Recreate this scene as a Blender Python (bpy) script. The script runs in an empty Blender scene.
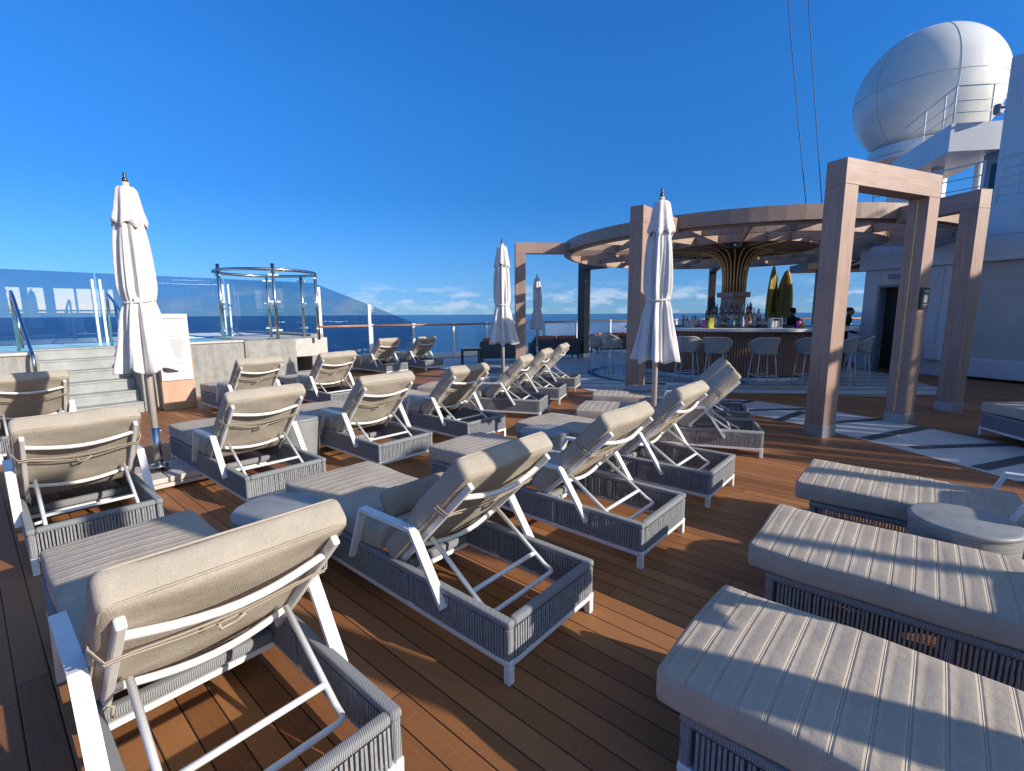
import bpy, math, random
from mathutils import Vector, Matrix
random.seed(7)
R = math.radians
scene = bpy.context.scene
col = scene.collection

# ---------------------------------------------------------------- frames
AX = R(139.2)
UA = Vector((math.cos(AX), math.sin(AX), 0)); WA = Vector((math.sin(AX), -math.cos(AX), 0))
def ship(u, w, z=0.0):
    v = UA*u + WA*w
    return Vector((v.x, v.y, z))

# ---------------------------------------------------------------- mesh builder
class MB:
    def __init__(s): s.v = []; s.f = []; s.sm = []
    def add(s, vs, fs, smooth=False):
        o = len(s.v); s.v += [tuple(v) for v in vs]
        s.f += [tuple(o+i for i in f) for f in fs]; s.sm += [smooth]*len(fs)
    def box(s, c, size, rz=0.0, bev=0.0, M=None):
        hx, hy, hz = size[0]/2, size[1]/2, size[2]/2
        m = (Matrix.Rotation(rz, 3, 'Z') if M is None else M); c = Vector(c)
        if bev <= 0:
            vs = [c+m@Vector((x*hx, y*hy, z*hz)) for x in (-1, 1) for y in (-1, 1) for z in (-1, 1)]
            s.add(vs, [(0,1,3,2),(4,6,7,5),(0,4,5,1),(2,3,7,6),(0,2,6,4),(1,5,7,3)]); return
        b = min(bev, hx*.9, hy*.9, hz*.9); vs = []; idx = {}
        for sx in (-1, 1):
            for sy in (-1, 1):
                for sz in (-1, 1):
                    for k in range(3):
                        p = [sx*hx, sy*hy, sz*hz]
                        for j, sg in enumerate((sx, sy, sz)):
                            if j != k: p[j] -= sg*b
                        idx[(sx, sy, sz, k)] = len(vs); vs.append(c+m@Vector(p))
        fs = []
        def S3(k, a, b_, sg):
            t = [0, 0, 0]; t[k] = sg; o = [j for j in range(3) if j != k]; t[o[0]] = a; t[o[1]] = b_; return tuple(t)
        for k in range(3):
            for sg in (-1, 1):
                q = [idx[S3(k, a, b_, sg)+(k,)] for a, b_ in ((-1,-1),(1,-1),(1,1),(-1,1))]
                flip = (sg < 0) ^ (k == 1)
                fs.append(tuple(reversed(q)) if flip else tuple(q))
        for k in range(3):
            o = [j for j in range(3) if j != k]
            for a in (-1, 1):
                for b_ in (-1, 1):
                    p0 = S3(k, a, b_, -1); p1 = S3(k, a, b_, 1)
                    fs.append((idx[p0+(o[0],)], idx[p1+(o[0],)], idx[p1+(o[1],)], idx[p0+(o[1],)]))
        for sx in (-1, 1):
            for sy in (-1, 1):
                for sz in (-1, 1): fs.append(tuple(idx[(sx, sy, sz, k)] for k in range(3)))
        s.add(vs, fs)
    def tube(s, pts, r, n=8, closed=False, cap=True, sx=1.0, sy=1.0, up=None, smooth=True, twist=0.0):
        pts = [Vector(p) for p in pts]; N = len(pts); rr = r if isinstance(r, (list, tuple)) else [r]*N
        vs = []; prev = None
        for i, p in enumerate(pts):
            if closed: t = (pts[(i+1) % N]-pts[i-1])
            else: t = (pts[min(i+1, N-1)]-pts[max(i-1, 0)])
            t.normalize()
            if up is not None: a = Vector(up)
            elif prev is None: a = Vector((0, 0, 1)) if abs(t.z) < .9 else Vector((1, 0, 0))
            else: a = prev
            a = a - t*a.dot(t)
            if a.length < 1e-6: a = Vector((1, 0, 0)) - t*t.x
            a.normalize(); prev = a; b = t.cross(a)
            for k in range(n):
                an = 2*math.pi*(k+.5*(n == 4))/n + twist
                vs.append(p + (a*math.cos(an)*sx + b*math.sin(an)*sy)*rr[i])
        fs = []
        for i in range(N if closed else N-1):
            j = (i+1) % N
            for k in range(n):
                l = (k+1) % n; fs.append((i*n+k, i*n+l, j*n+l, j*n+k))
        if cap and not closed:
            fs.append(tuple(reversed(range(n)))); fs.append(tuple((N-1)*n+k for k in range(n)))
        s.add(vs, fs, smooth and n > 4)
    def prism(s, poly, z0, z1):
        n = len(poly); vs = [(x, y, z0) for x, y in poly]+[(x, y, z1) for x, y in poly]
        fs = [tuple(reversed(range(n))), tuple(range(n, 2*n))]+[(i, (i+1) % n, n+(i+1) % n, n+i) for i in range(n)]
        s.add(vs, fs)
    def lathe(s, prof, n=24, c=(0, 0), a0=0, a1=2*math.pi, smooth=True, fn=None):
        full = abs(a1-a0-2*math.pi) < 1e-6; m = n if full else n+1; vs = []
        for (r, z) in prof:
            for k in range(m):
                a = a0+(a1-a0)*k/n; q = r*(fn(a, z, r) if fn else 1)
                vs.append((c[0]+q*math.cos(a), c[1]+q*math.sin(a), z))
        fs = []
        for i in range(len(prof)-1):
            for k in range(n):
                l = (k+1) % m; fs.append((i*m+k, i*m+l, (i+1)*m+l, (i+1)*m+k))
        s.add(vs, fs, smooth)
    def strap(s, pts, width, thick, y):      # flat bar, centre line in the xz plane, mitred
        P = [Vector((p[0], p[1])) for p in pts]; L = []; Q = []
        for i, p in enumerate(P):
            d0 = (P[i]-P[i-1]).normalized() if i > 0 else None
            d1 = (P[i+1]-P[i]).normalized() if i < len(P)-1 else None
            if d0 is None: d0 = d1
            if d1 is None: d1 = d0
            n0 = Vector((-d0.y, d0.x)); n1 = Vector((-d1.y, d1.x)); m = (n0+n1).normalized()
            k = (thick/2)/max(.3, m.dot(n0)); L.append(p+m*k); Q.append(p-m*k)
        vs = []
        for yy in (y-width/2, y+width/2):
            for a in L: vs.append((a.x, yy, a.y))
            for a in Q: vs.append((a.x, yy, a.y))
        n = len(P); fs = []; o = 2*n
        for i in range(n-1):
            fs += [(i, i+1, n+i+1, n+i), (o+i, o+n+i, o+n+i+1, o+i+1), (i, o+i, o+i+1, i+1), (n+i, n+i+1, o+n+i+1, o+n+i)]
        fs += [(0, n, o+n, o), (n-1, o+n-1, o+2*n-1, 2*n-1)]
        s.add(vs, fs)
    def rbox(s, c, size, r, M=None, res=(8, 6, 2), fn=None):
        h = [size[i]/2 for i in range(3)]; m = M or Matrix.Identity(3); c = Vector(c)
        def ax(hh, n):
            e = [-hh, -hh+.29*r*.5, -hh+.29*r*1.6, -hh+r]
            mid = [(-hh+r)+(2*hh-2*r)*i/n for i in range(1, n)] if hh > r*1.001 else []
            e2 = [-x for x in reversed(e)]
            if hh <= r*1.001: e2 = e2[1:]
            return e+mid+e2
        A = [ax(h[i], res[i]) for i in range(3)]
        for k in range(3):
            i, j = [(1, 2), (2, 0), (0, 1)][k]
            for sg in (-1, 1):
                vs = []
                for a in A[i]:
                    for b in A[j]:
                        p = [0, 0, 0]; p[k] = sg*h[k]; p[i] = a; p[j] = b
                        q = [max(-h[t]+r, min(h[t]-r, p[t])) for t in range(3)]
                        d = Vector([p[t]-q[t] for t in range(3)])
                        if d.length > 1e-9: d.normalize()
                        v = Vector(q)+d*r
                        if fn: v = fn(v)
                        vs.append(c+m@v)
                na, nb = len(A[i]), len(A[j]); fs = []
                for a in range(na-1):
                    for b in range(nb-1):
                        f = (a*nb+b, (a+1)*nb+b, (a+1)*nb+b+1, a*nb+b+1); fs.append(f if sg > 0 else tuple(reversed(f)))
                s.add(vs, fs, True)
    def build(s, name, mat, parent=None, merge=False):
        me = bpy.data.meshes.new(name); me.from_pydata(s.v, [], s.f)
        me.polygons.foreach_set('use_smooth', s.sm); me.materials.append(mat)
        if merge:
            import bmesh
            b = bmesh.new(); b.from_mesh(me); bmesh.ops.remove_doubles(b, verts=b.verts, dist=.0004)
            bmesh.ops.recalc_face_normals(b, faces=b.faces); b.to_mesh(me); b.free()
        me.update()
        o = bpy.data.objects.new(name, me); col.objects.link(o)
        if parent: o.parent = parent
        return o

def tag(o, label=None, cat=None, group=None, kind=None):
    if label: o['label'] = label
    if cat: o['category'] = cat
    if group: o['group'] = group
    if kind: o['kind'] = kind
    return o
def empty(name, loc, rz, label, cat, group=None):
    o = bpy.data.objects.new(name, None); o.empty_display_size = .1; col.objects.link(o)
    o.location = loc; o.rotation_euler = (0, 0, rz); return tag(o, label, cat, group)
def copy_tree(o, parent=None):
    c = o.copy(); col.objects.link(c); c.parent = parent
    for ch in list(o.children): copy_tree(ch, c)
    return c
def drop(o):
    for ch in list(o.children): drop(ch)
    bpy.data.objects.remove(o)

# ---------------------------------------------------------------- materials
def mat(name, base, rough=.6, metal=0.0, spec=.5):
    m = bpy.data.materials.new(name); m.use_nodes = True; n = m.node_tree.nodes; b = n['Principled BSDF']
    b.inputs['Base Color'].default_value = (*base, 1); b.inputs['Roughness'].default_value = rough
    b.inputs['Metallic'].default_value = metal; b.inputs['Specular IOR Level'].default_value = spec
    return m
def nodes(m): return m.node_tree.nodes, m.node_tree.links, m.node_tree.nodes['Principled BSDF']
def coords(m, scale=(1, 1, 1), rot=(0, 0, 0), loc=(0, 0, 0)):
    n, l, b = nodes(m); tc = n.new('ShaderNodeTexCoord'); mp = n.new('ShaderNodeMapping')
    mp.inputs['Scale'].default_value = scale; mp.inputs['Rotation'].default_value = rot; mp.inputs['Location'].default_value = loc
    l.new(tc.outputs['Object'], mp.inputs['Vector']); return mp.outputs['Vector']
def noise(m, vec, scale, detail=4, rough=.55):
    n, l, b = nodes(m); t = n.new('ShaderNodeTexNoise'); t.inputs['Scale'].default_value = scale
    t.inputs['Detail'].default_value = detail; t.inputs['Roughness'].default_value = rough
    l.new(vec, t.inputs['Vector']); return t.outputs['Fac']
def ramp(m, fac, stops):
    n, l, b = nodes(m); r = n.new('ShaderNodeValToRGB'); e = r.color_ramp.elements
    while len(e) < len(stops): e.new(.5)
    for el, (p, c) in zip(e, stops): el.position = p; el.color = (*c, 1) if len(c) == 3 else c
    l.new(fac, r.inputs['Fac']); return r.outputs['Color']
def mth(m, op, a, b_=None, c=None):
    n, l, b = nodes(m); t = n.new('ShaderNodeMath'); t.operation = op
    for i, x in enumerate((a, b_, c)):
        if x is None: continue
        if isinstance(x, (int, float)): t.inputs[i].default_value = x
        else: l.new(x, t.inputs[i])
    return t.outputs[0]
def mixc(m, fac, a, b_, mode='MIX'):
    n, l, b = nodes(m); t = n.new('ShaderNodeMix'); t.data_type = 'RGBA'; t.blend_type = mode
    for i, x in ((0, fac), (6, a), (7, b_)):
        if isinstance(x, (int, float)): t.inputs[i].default_value = x
        elif isinstance(x, tuple): t.inputs[i].default_value = (*x, 1)
        else: l.new(x, t.inputs[i])
    return t.outputs[2]
def setb(m, c=None, r=None):
    n, l, b = nodes(m)
    if c is not None: l.new(c, b.inputs['Base Color'])
    if r is not None: l.new(r, b.inputs['Roughness'])
def bump(m, h, dist=.002, st=1.0):
    n, l, b = nodes(m); t = n.new('ShaderNodeBump'); t.inputs['Distance'].default_value = dist; t.inputs['Strength'].default_value = st
    l.new(h, t.inputs['Height'])
    if b.inputs['Normal'].links:
        l.new(b.inputs['Normal'].links[0].from_socket, t.inputs['Normal'])
    l.new(t.outputs[0], b.inputs['Normal'])
def sep(m, vec):
    n, l, b = nodes(m); t = n.new('ShaderNodeSeparateXYZ'); l.new(vec, t.inputs[0]); return t.outputs
def varied(name, c0, c1, rough=.6, scale=6, metal=0, bd=0.0, bs=60, spec=.5, stretch=(1, 1, 1)):
    m = mat(name, c0, rough, metal, spec); v = coords(m, stretch)
    setb(m, ramp(m, noise(m, v, scale, 5), [(.3, c0), (.7, c1)]))
    if bd: bump(m, noise(m, v, bs, 3), bd)
    return m

# deck boards: object space of the deck is turned so that x runs along the boards
deckM = mat('deck_boards', (.2, .09, .04), .42); v = coords(deckM); X, Y, Z = sep(deckM, v)
yb = mth(deckM, 'DIVIDE', mth(deckM, 'ADD', Y, 1.325+.1115*40), .1115)
bid = mth(deckM, 'FLOOR', yb); fr = mth(deckM, 'FRACT', yb)
n_, l_, b_ = nodes(deckM)
wn = n_.new('ShaderNodeTexWhiteNoise'); wn.noise_dimensions = '1D'; l_.new(bid, wn.inputs['W'])
off = mth(deckM, 'MULTIPLY', wn.outputs['Value'], 3.66)
xb = mth(deckM, 'DIVIDE', mth(deckM, 'ADD', X, off), 3.66); xid = mth(deckM, 'FLOOR', xb); xf = mth(deckM, 'FRACT', xb)
wn2 = n_.new('ShaderNodeTexWhiteNoise'); wn2.noise_dimensions = '2D'; cb = n_.new('ShaderNodeCombineXYZ')
l_.new(bid, cb.inputs[0]); l_.new(xid, cb.inputs[1]); l_.new(cb.outputs[0], wn2.inputs['Vector'])
grain_v = coords(deckM, (1.2, 45, 1)); g1 = noise(deckM, grain_v, 3, 6, .65)
blot = noise(deckM, v, 1.3, 4)
tone = mth(deckM, 'ADD', mth(deckM, 'MULTIPLY', wn2.outputs['Value'], .35), mth(deckM, 'ADD', mth(deckM, 'MULTIPLY', g1, .5), mth(deckM, 'MULTIPLY', blot, .25)))
cc = ramp(deckM, tone, [(.25, (.17, .068, .025)), (.55, (.30, .127, .047)), (.85, (.41, .188, .075))])
b_.inputs['Specular IOR Level'].default_value = .3
scr = noise(deckM, coords(deckM, (3, 1, 1)), 7, 6, .75)
cc = mixc(deckM, mth(deckM, 'MULTIPLY', mth(deckM, 'GREATER_THAN', scr, .62), .22), cc, (.32, .26, .21))
gap = mth(deckM, 'MAXIMUM', mth(deckM, 'LESS_THAN', fr, .052), mth(deckM, 'LESS_THAN', xf, .0012))
setb(deckM, mixc(deckM, gap, cc, (.008, .006, .005)), mth(deckM, 'ADD', mth(deckM, 'MULTIPLY', g1, .2), mth(deckM, 'ADD', mth(deckM, 'MULTIPLY', blot, .25), .32)))
gs = mth(deckM, 'SMOOTH_MIN', mth(deckM, 'MULTIPLY', fr, 12), mth(deckM, 'MULTIPLY', mth(deckM, 'SUBTRACT', 1.05, fr), 12), .3)
bump(deckM, mth(deckM, 'MINIMUM', gs, 1.0), .003); bump(deckM, g1, .0012, .6)

# light stone pavers with dark inlay lines; object space x = world x
def paver(name, lines):
    m = mat(name, (.6, .6, .6), .45); v = coords(m); X, Y, Z = sep(m, v)
    n1 = noise(m, v, 2.2, 5); n2 = noise(m, v, 60, 2)
    base = ramp(m, mth(m, 'ADD', mth(m, 'MULTIPLY', n1, .7), mth(m, 'MULTIPLY', n2, .3)), [(.3, (.44, .44, .43)), (.7, (.62, .61, .59))])
    g = None
    for (cx, cy, per, wd) in lines:
        p = mth(m, 'ADD', mth(m, 'MULTIPLY', X, cx/per), mth(m, 'MULTIPLY', Y, cy/per))
        k = mth(m, 'LESS_THAN', mth(m, 'FRACT', mth(m, 'ADD', p, 50)), wd/per)
        g = k if g is None else mth(m, 'MAXIMUM', g, k)
    setb(m, mixc(m, g, base, (.045, .05, .056))); return m

def fabric(name, c0, c1, wv=.0005):
    m = mat(name, c0, .95, 0, .15); v = coords(m); X, Y, Z = sep(m, v)
    n1 = noise(m, v, 5, 3); n2 = noise(m, v, 260, 2)
    setb(m, ramp(m, mth(m, 'ADD', mth(m, 'MULTIPLY', n1, .45), mth(m, 'MULTIPLY', n2, .55)), [(.36, c0), (.64, c1)]))
    a = mth(m, 'SINE', mth(m, 'MULTIPLY', mth(m, 'ADD', X, mth(m, 'MULTIPLY', Z, .7)), 1150)); b2 = mth(m, 'SINE', mth(m, 'MULTIPLY', Y, 1150))
    bump(m, mth(m, 'ADD', mth(m, 'MULTIPLY', a, b2), mth(m, 'MULTIPLY', n2, 2)), wv, .8)
    bump(m, noise(m, v, 7, 4, .6), .014, .55); bump(m, noise(m, coords(m, (1, 4, 1)), 14, 3), .003, .5)
    return m
M = {}
M['fab'] = fabric('taupe_fabric', (.36, .318, .262), (.50, .448, .375))
M['fab_coarse'] = fabric('coarse_weave', (.29, .24, .19), (.47, .39, .31), .0015)
m = M['fab_seat'] = fabric('channelled_seat_fabric', (.405, .345, .282), (.55, .475, .39)); v = coords(m); X, Y, Z = sep(m, v)
SPC = (2.165-.985-.05)/14
tt = mth(m, 'MULTIPLY', mth(m, 'ABSOLUTE', mth(m, 'SUBTRACT', mth(m, 'FRACT', mth(m, 'ADD', mth(m, 'DIVIDE', mth(m, 'SUBTRACT', X, 1.575), SPC), 40.5)), .5)), SPC)
top_ = mth(m, 'GREATER_THAN', Z, .425)
n_, l_, b_ = nodes(m); old = b_.inputs['Base Color'].links[0].from_socket
piping = mth(m, 'MULTIPLY', mth(m, 'LESS_THAN', tt, .0015), top_)
setb(m, mixc(m, mth(m, 'MULTIPLY', piping, .7), old, (.74, .68, .60)))
hh_ = mth(m, 'MINIMUM', mth(m, 'MULTIPLY', tt, 1/.009), 1.0)
hp_ = mth(m, 'MAXIMUM', hh_, mth(m, 'SUBTRACT', 1.15, mth(m, 'MULTIPLY', tt, 1/.0028)))
bump(m, mth(m, 'MULTIPLY', hp_, top_), .004, 1.0)
M['seamline'] = mat('fabric_welt', (.5, .45, .38), .9)
M['white'] = varied('white_powder_coat', (.70, .70, .70), (.78, .78, .77), .38, 5)
M['strap'] = mat('tie_fabric', (.42, .36, .29), .9)
M['rope'] = mat('grey_rope', (.15, .165, .19), .8); v = coords(M['rope'])
setb(M['rope'], ramp(M['rope'], noise(M['rope'], v, 40, 3), [(.3, (.20, .215, .235)), (.7, (.31, .325, .345))]))
m = M['wrap'] = mat('rope_wrapped_rail', (.2, .22, .25), .8); v = coords(m); X, Y, Z = sep(m, v)
w_ = mth(m, 'ABSOLUTE', mth(m, 'SINE', mth(m, 'MULTIPLY', mth(m, 'ADD', mth(m, 'ADD', X, Y), mth(m, 'MULTIPLY', Z, .04)), math.pi/.0078)))
setb(m, ramp(m, w_, [(.0, (.06, .065, .07)), (.35, (.24, .255, .275)), (1, (.33, .345, .365))])); bump(m, w_, .003)
m = M['concrete'] = mat('board_marked_concrete', (.4, .4, .38), .85); v = coords(m); vs = coords(m, (6, 6, .5))
n1 = noise(m, vs, 1.5, 6, .7); n2 = noise(m, v, 7, 6, .7); n3 = noise(m, v, 50, 3)
setb(m, ramp(m, mth(m, 'ADD', mth(m, 'MULTIPLY', n1, .45), mth(m, 'ADD', mth(m, 'MULTIPLY', n2, .35), mth(m, 'MULTIPLY', n3, .2))), [(.34, (.15, .15, .143)), (.5, (.29, .288, .272)), (.66, (.40, .395, .37))]))
bump(m, n2, .01); bump(m, n3, .003)
M['coping'] = varied('pale_coping', (.42, .41, .38), (.54, .53, .50), .6, 8, bd=.002)
M['step'] = varied('step_tile', (.26, .28, .28), (.36, .375, .37), .6, 5, bd=.001)
M['nosing'] = mat('step_nosing', (.2, .2, .19), .7)
def wood(name, c0, c1, c2, axis='z', rough=.5):
    st = {'z': (30, 30, 1.0), 'x': (1.0, 30, 30), 'u': (30, 30, 30)}[axis]
    m = mat(name, c1, rough); v = coords(m, st); n1 = noise(m, v, 1.6, 6, .65); n2 = noise(m, coords(m), 2.5, 3)
    setb(m, ramp(m, mth(m, 'ADD', mth(m, 'MULTIPLY', n1, .75), mth(m, 'MULTIPLY', n2, .25)), [(.32, c0), (.5, c1), (.68, c2)]))
    bump(m, n1, .0015); return m
PW = ((.26, .165, .122), (.37, .245, .19), (.47, .325, .26))
M['wood_v'] = wood('pinkish_wood_upright', *PW, 'z'); M['wood_h'] = wood('pinkish_wood_beam', *PW, 'x')
M['wood_roof'] = wood('roof_wood', (.25, .165, .12), (.35, .24, .18), (.45, .32, .24), 'u')
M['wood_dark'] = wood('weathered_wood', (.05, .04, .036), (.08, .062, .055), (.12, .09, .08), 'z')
M['batten'] = wood('counter_batten', (.30, .14, .09), (.38, .19, .125), (.46, .25, .17), 'z')
M['gold'] = mat('brass_strip', (.95, .62, .22), .45, .25)
M['led'] = mat('amber_strip', (.85, .55, .15), .4)
M['steel'] = mat('polished_steel', (.55, .54, .53), .18, 1.0)
M['plinth'] = varied('steel_plinth', (.38, .40, .42), (.5, .52, .54), .4, 4, .6)
M['black'] = mat('black_metal', (.02, .021, .023), .5)
M['dark_wicker'] = varied('dark_wicker', (.045, .052, .062), (.085, .095, .11), .75, 60, bd=.004, bs=90)
M['orange'] = varied('rust_cushion', (.42, .12, .06), (.55, .18, .09), .9, 9)
M['canvas'] = mat('white_canvas', (.74, .71, .69), .9, 0, .2)
v = coords(M['canvas']); setb(M['canvas'], ramp(M['canvas'], noise(M['canvas'], v, 3, 5), [(.3, (.62, .59, .575)), (.7, (.72, .70, .685))])); bump(M['canvas'], noise(M['canvas'], v, 22, 3), .012, .5)
M['pole'] = varied('cream_pole', (.50, .44, .38), (.60, .54, .48), .45, 3)
M['bronze'] = mat('finial_metal', (.14, .11, .09), .35, .9)
M['gfrp'] = varied('radome_white', (.66, .66, .64), (.74, .74, .72), .28, 2)
M['gfrp_seam'] = mat('radome_seam', (.48, .49, .50), .6)
M['ship'] = varied('ship_white_paint', (.64, .66, .68), (.72, .73, .74), .42, 1.2, bd=.004, bs=1.5)
M['ship_cream'] = varied('cream_panel', (.50, .47, .42), (.58, .55, .5), .5, 1.5)
M['ship_trim'] = mat('grey_trim', (.30, .33, .36), .5)
M['dark_glass'] = mat('tinted_window', (.02, .03, .035), .06)
M['table'] = varied('grey_stone_table', (.22, .23, .235), (.30, .31, .315), .5, 10, bd=.001)
m = M['table_side'] = mat('ribbed_resin_side', (.24, .25, .26), .55); v = coords(m); X, Y, Z = sep(m, v)
r_ = noise(m, coords(m, (2, 2, 120)), 3, 3); setb(m, ramp(m, r_, [(.3, (.19, .20, .205)), (.7, (.29, .30, .305))])); bump(m, r_, .003)
M['stone_slab'] = varied('pale_base_slab', (.48, .43, .40), (.60, .55, .51), .6, 14, bd=.002)
M['counter'] = varied('pale_counter_stone', (.58, .58, .56), (.68, .68, .66), .3, 9)
M['weave'] = varied('seat_weave', (.26, .25, .23), (.40, .385, .355), .8, 30)
M['stool_leg'] = mat('stool_frame', (.55, .54, .52), .4)
M['board_white'] = mat('white_notice_panel', (.62, .62, .62), .5)
M['ink'] = mat('grey_print', (.30, .30, .32), .7)
M['oak'] = wood('sign_wood', (.40, .22, .14), (.52, .31, .21), (.62, .40, .29), 'z')
M['skirting'] = mat('brass_skirting', (.42, .31, .17), .5, .2)
M['yellow'] = varied('mustard_board', (.20, .14, .012), (.28, .20, .02), .35, 3)
M['cloth_black'] = mat('black_clothes', (.012, .012, .014), .9); M['skin'] = mat('skin', (.32, .18, .12), .6); M['hair'] = mat('dark_hair', (.012, .009, .007), .7)
M['teak'] = varied('teak_handrail', (.36, .17, .09), (.46, .24, .13), .45, 4)
M['tile'] = varied('turquoise_tile', (.03, .42, .44), (.08, .52, .54), .4, 20)
m = M['water'] = mat('pool_water', (.10, .42, .46), .25); v = coords(m, (1, 1, 1)); bump(m, noise(m, v, 4, 3), .03)
setb(m, ramp(m, noise(m, v, 1.4, 3), [(.35, (.18, .60, .66)), (.65, (.50, .82, .84))]))
# sea
m = M['sea'] = mat('sea_water', (.004, .035, .10), .22, 0, .4); v = coords(m, (1, 1, 1))
s1 = noise(m, v, .05, 8, .7); s2 = noise(m, v, .35, 5, .65)
setb(m, ramp(m, mth(m, 'ADD', mth(m, 'MULTIPLY', s1, .6), mth(m, 'MULTIPLY', s2, .4)), [(.35, (.0015, .022, .075)), (.62, (.004, .045, .125)), (.74, (.015, .085, .19))]))
bump(m, s2, 1.2, .6); bump(m, s1, 5.0, .5)
m = M['ship']; v = coords(m); X, Y, Z = sep(m, v)
for ax_, per in ((X, 1.9), (Z, 1.37)):
    f_ = mth(m, 'FRACT', mth(m, 'ADD', mth(m, 'DIVIDE', ax_, per), 20.37)); bump(m, mth(m, 'MINIMUM', mth(m, 'MULTIPLY', mth(m, 'ABSOLUTE', mth(m, 'SUBTRACT', f_, .5)), per/.012), 1.0), .004)
n_, l_, b_ = nodes(m); old = b_.inputs['Base Color'].links[0].from_socket; st_ = noise(m, coords(m, (5, 5, .25)), 1.6, 5, .6)
setb(m, mixc(m, mth(m, 'MULTIPLY', mth(m, 'GREATER_THAN', st_, .63), .35), old, (.50, .46, .40)))
def glass(name, tint, gl=.9, fr=1.8):
    m = bpy.data.materials.new(name); m.use_nodes = True; n = m.node_tree.nodes; l = m.node_tree.links; n.clear()
    o = n.new('ShaderNodeOutputMaterial'); mx = n.new('ShaderNodeMixShader'); t = n.new('ShaderNodeBsdfTransparent'); g = n.new('ShaderNodeBsdfGlossy')
    f = n.new('ShaderNodeLayerWeight'); f.inputs['Blend'].default_value = .5; t.inputs['Color'].default_value = (*tint, 1); g.inputs['Roughness'].default_value = .01
    g.inputs['Color'].default_value = (gl, gl, gl, 1); p = n.new('ShaderNodeMath'); p.operation = 'POWER'; p.inputs[1].default_value = 4; a = n.new('ShaderNodeMath'); a.operation = 'MULTIPLY_ADD'; a.inputs[1].default_value = .35*fr; a.inputs[2].default_value = .05*fr
    l.new(f.outputs['Facing'], p.inputs[0]); l.new(p.outputs[0], a.inputs[0]); l.new(a.outputs[0], mx.inputs[0]); l.new(t.outputs[0], mx.inputs[1]); l.new(g.outputs[0], mx.inputs[2]); l.new(mx.outputs[0], o.inputs[0]); return m
M['glass'] = glass('blue_tinted_glass', (.66, .74, .83), .95, 2.2); M['glass_clear'] = glass('clear_glass', (.86, .95, .96), .9, .8); M['glass_rail'] = glass('rail_glass', (.88, .94, .96), .9, .3)
M['glass_edge'] = mat('glass_edge', (.15, .35, .35), .2)

# ---------------------------------------------------------------- setting: sea, deck, paving
mb = MB(); N = 96; rings = [0, 60, 200, 800, 3000, 9000, 22000]
vs = [(0, 0, 0)]; fs = []
for r in rings[1:]:
    for k in range(N): vs.append((r*math.cos(2*math.pi*k/N), r*math.sin(2*math.pi*k/N), 0))
for k in range(N): fs.append((0, 1+k, 1+(k+1) % N))
for i in range(len(rings)-2):
    for k in range(N):
        a = 1+i*N; fs.append((a+k, a+N+k, a+N+(k+1) % N, a+(k+1) % N))
mb.add(vs, fs); sea = mb.build('sea', M['sea']); sea.location = (0, 0, -32); tag(sea, kind='structure')

# outer edge of the ship's deck (world xy), clockwise
RAIL = [(-16.6, 4.2), (-6.4, 15.75), (-5.02, 17.1), (-2.24, 18.3), (1.32, 22.1), (5.0, 24.3), (9.0, 26.2), (14.0, 27.6), (22, 28.5)]
edge = [(-17.2, 4.3), (-6.7, 16.3), (-5.1, 17.6), (-2.2, 18.8), (1.3, 22.6), (5.0, 24.9), (9.0, 26.8), (14, 28.3), (26, 29.5), (26, -26), (-6, -26), (-24, -8)]
def to_local(p):   # deck object is rotated by AX
    v = Vector((p[0], p[1], 0)); return (v.dot(UA), -v.dot(WA))
mb = MB(); P = [to_local(p) for p in edge]
mb.add([(x, y, 0) for x, y in P]+[(x, y, -3) for x, y in P], [tuple(range(len(P)))]+[(i, len(P)+i, len(P)+(i+1) % len(P), (i+1) % len(P)) for i in range(len(P))])
deck = mb.build('deck', deckM); deck.rotation_euler.z = AX; tag(deck, kind='structure')
# sheet normals must face up
def face_up(o):
    me = o.data
    if me.polygons[0].normal.z < 0: me.flip_normals()
face_up(deck)
def sheet(name, poly, z, m):
    mb = MB(); mb.add([(x, y, z) for x, y in poly], [tuple(range(len(poly)))]); o = mb.build(name, m); face_up(o); return tag(o, kind='structure')
pavA = paver('pavers_band', [(.35, .94, 40, .0)])
pavB = paver('pavers_bar', [(.09, .995, .62, .085)])
outer = [(4.3, 6.75), (4.55, 6.0), (4.74, 5.29), (4.86, 4.76), (4.93, 4.3), (5.0, 3.5), (4.9, 2.5), (4.6, 1.5)]
inner = [(5.9, 1.2), (6.3, 2.8), (6.36, 4.2), (6.22, 5.4), (6.05, 6.15), (5.78, 6.95), (5.38, 7.75)]
left = [(4.36, 8.9), (3.1, 9.6)]
sheet('paved_band', outer[::-1]+[(3.95, 7.5), (3.4, 8.1), (2.3, 8.75), (1.9, 9.6), (3.1, 9.6), (4.55, 8.75)][0:6]+inner[::-1], .004, pavA)
sheet('bar_paving', [(1.9, 9.6), (3.1, 9.604), (4.4, 9.72), (5.4, 9.55), (6.6, 9.3), (7.4, 9.15), (9.0, 9.4), (10.0, 12.6), (10.5, 19), (9.5, 25), (5.0, 23.8), (1.32, 21.6), (-2.1, 17.9), (-4.7, 16.8), (-2.4, 14.6), (0.2, 12.1), (1.3, 10.9)], .004, pavB)
INL = mat('dark_inlay_strip', (.05, .055, .062), .5)
mb = MB()
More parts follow.
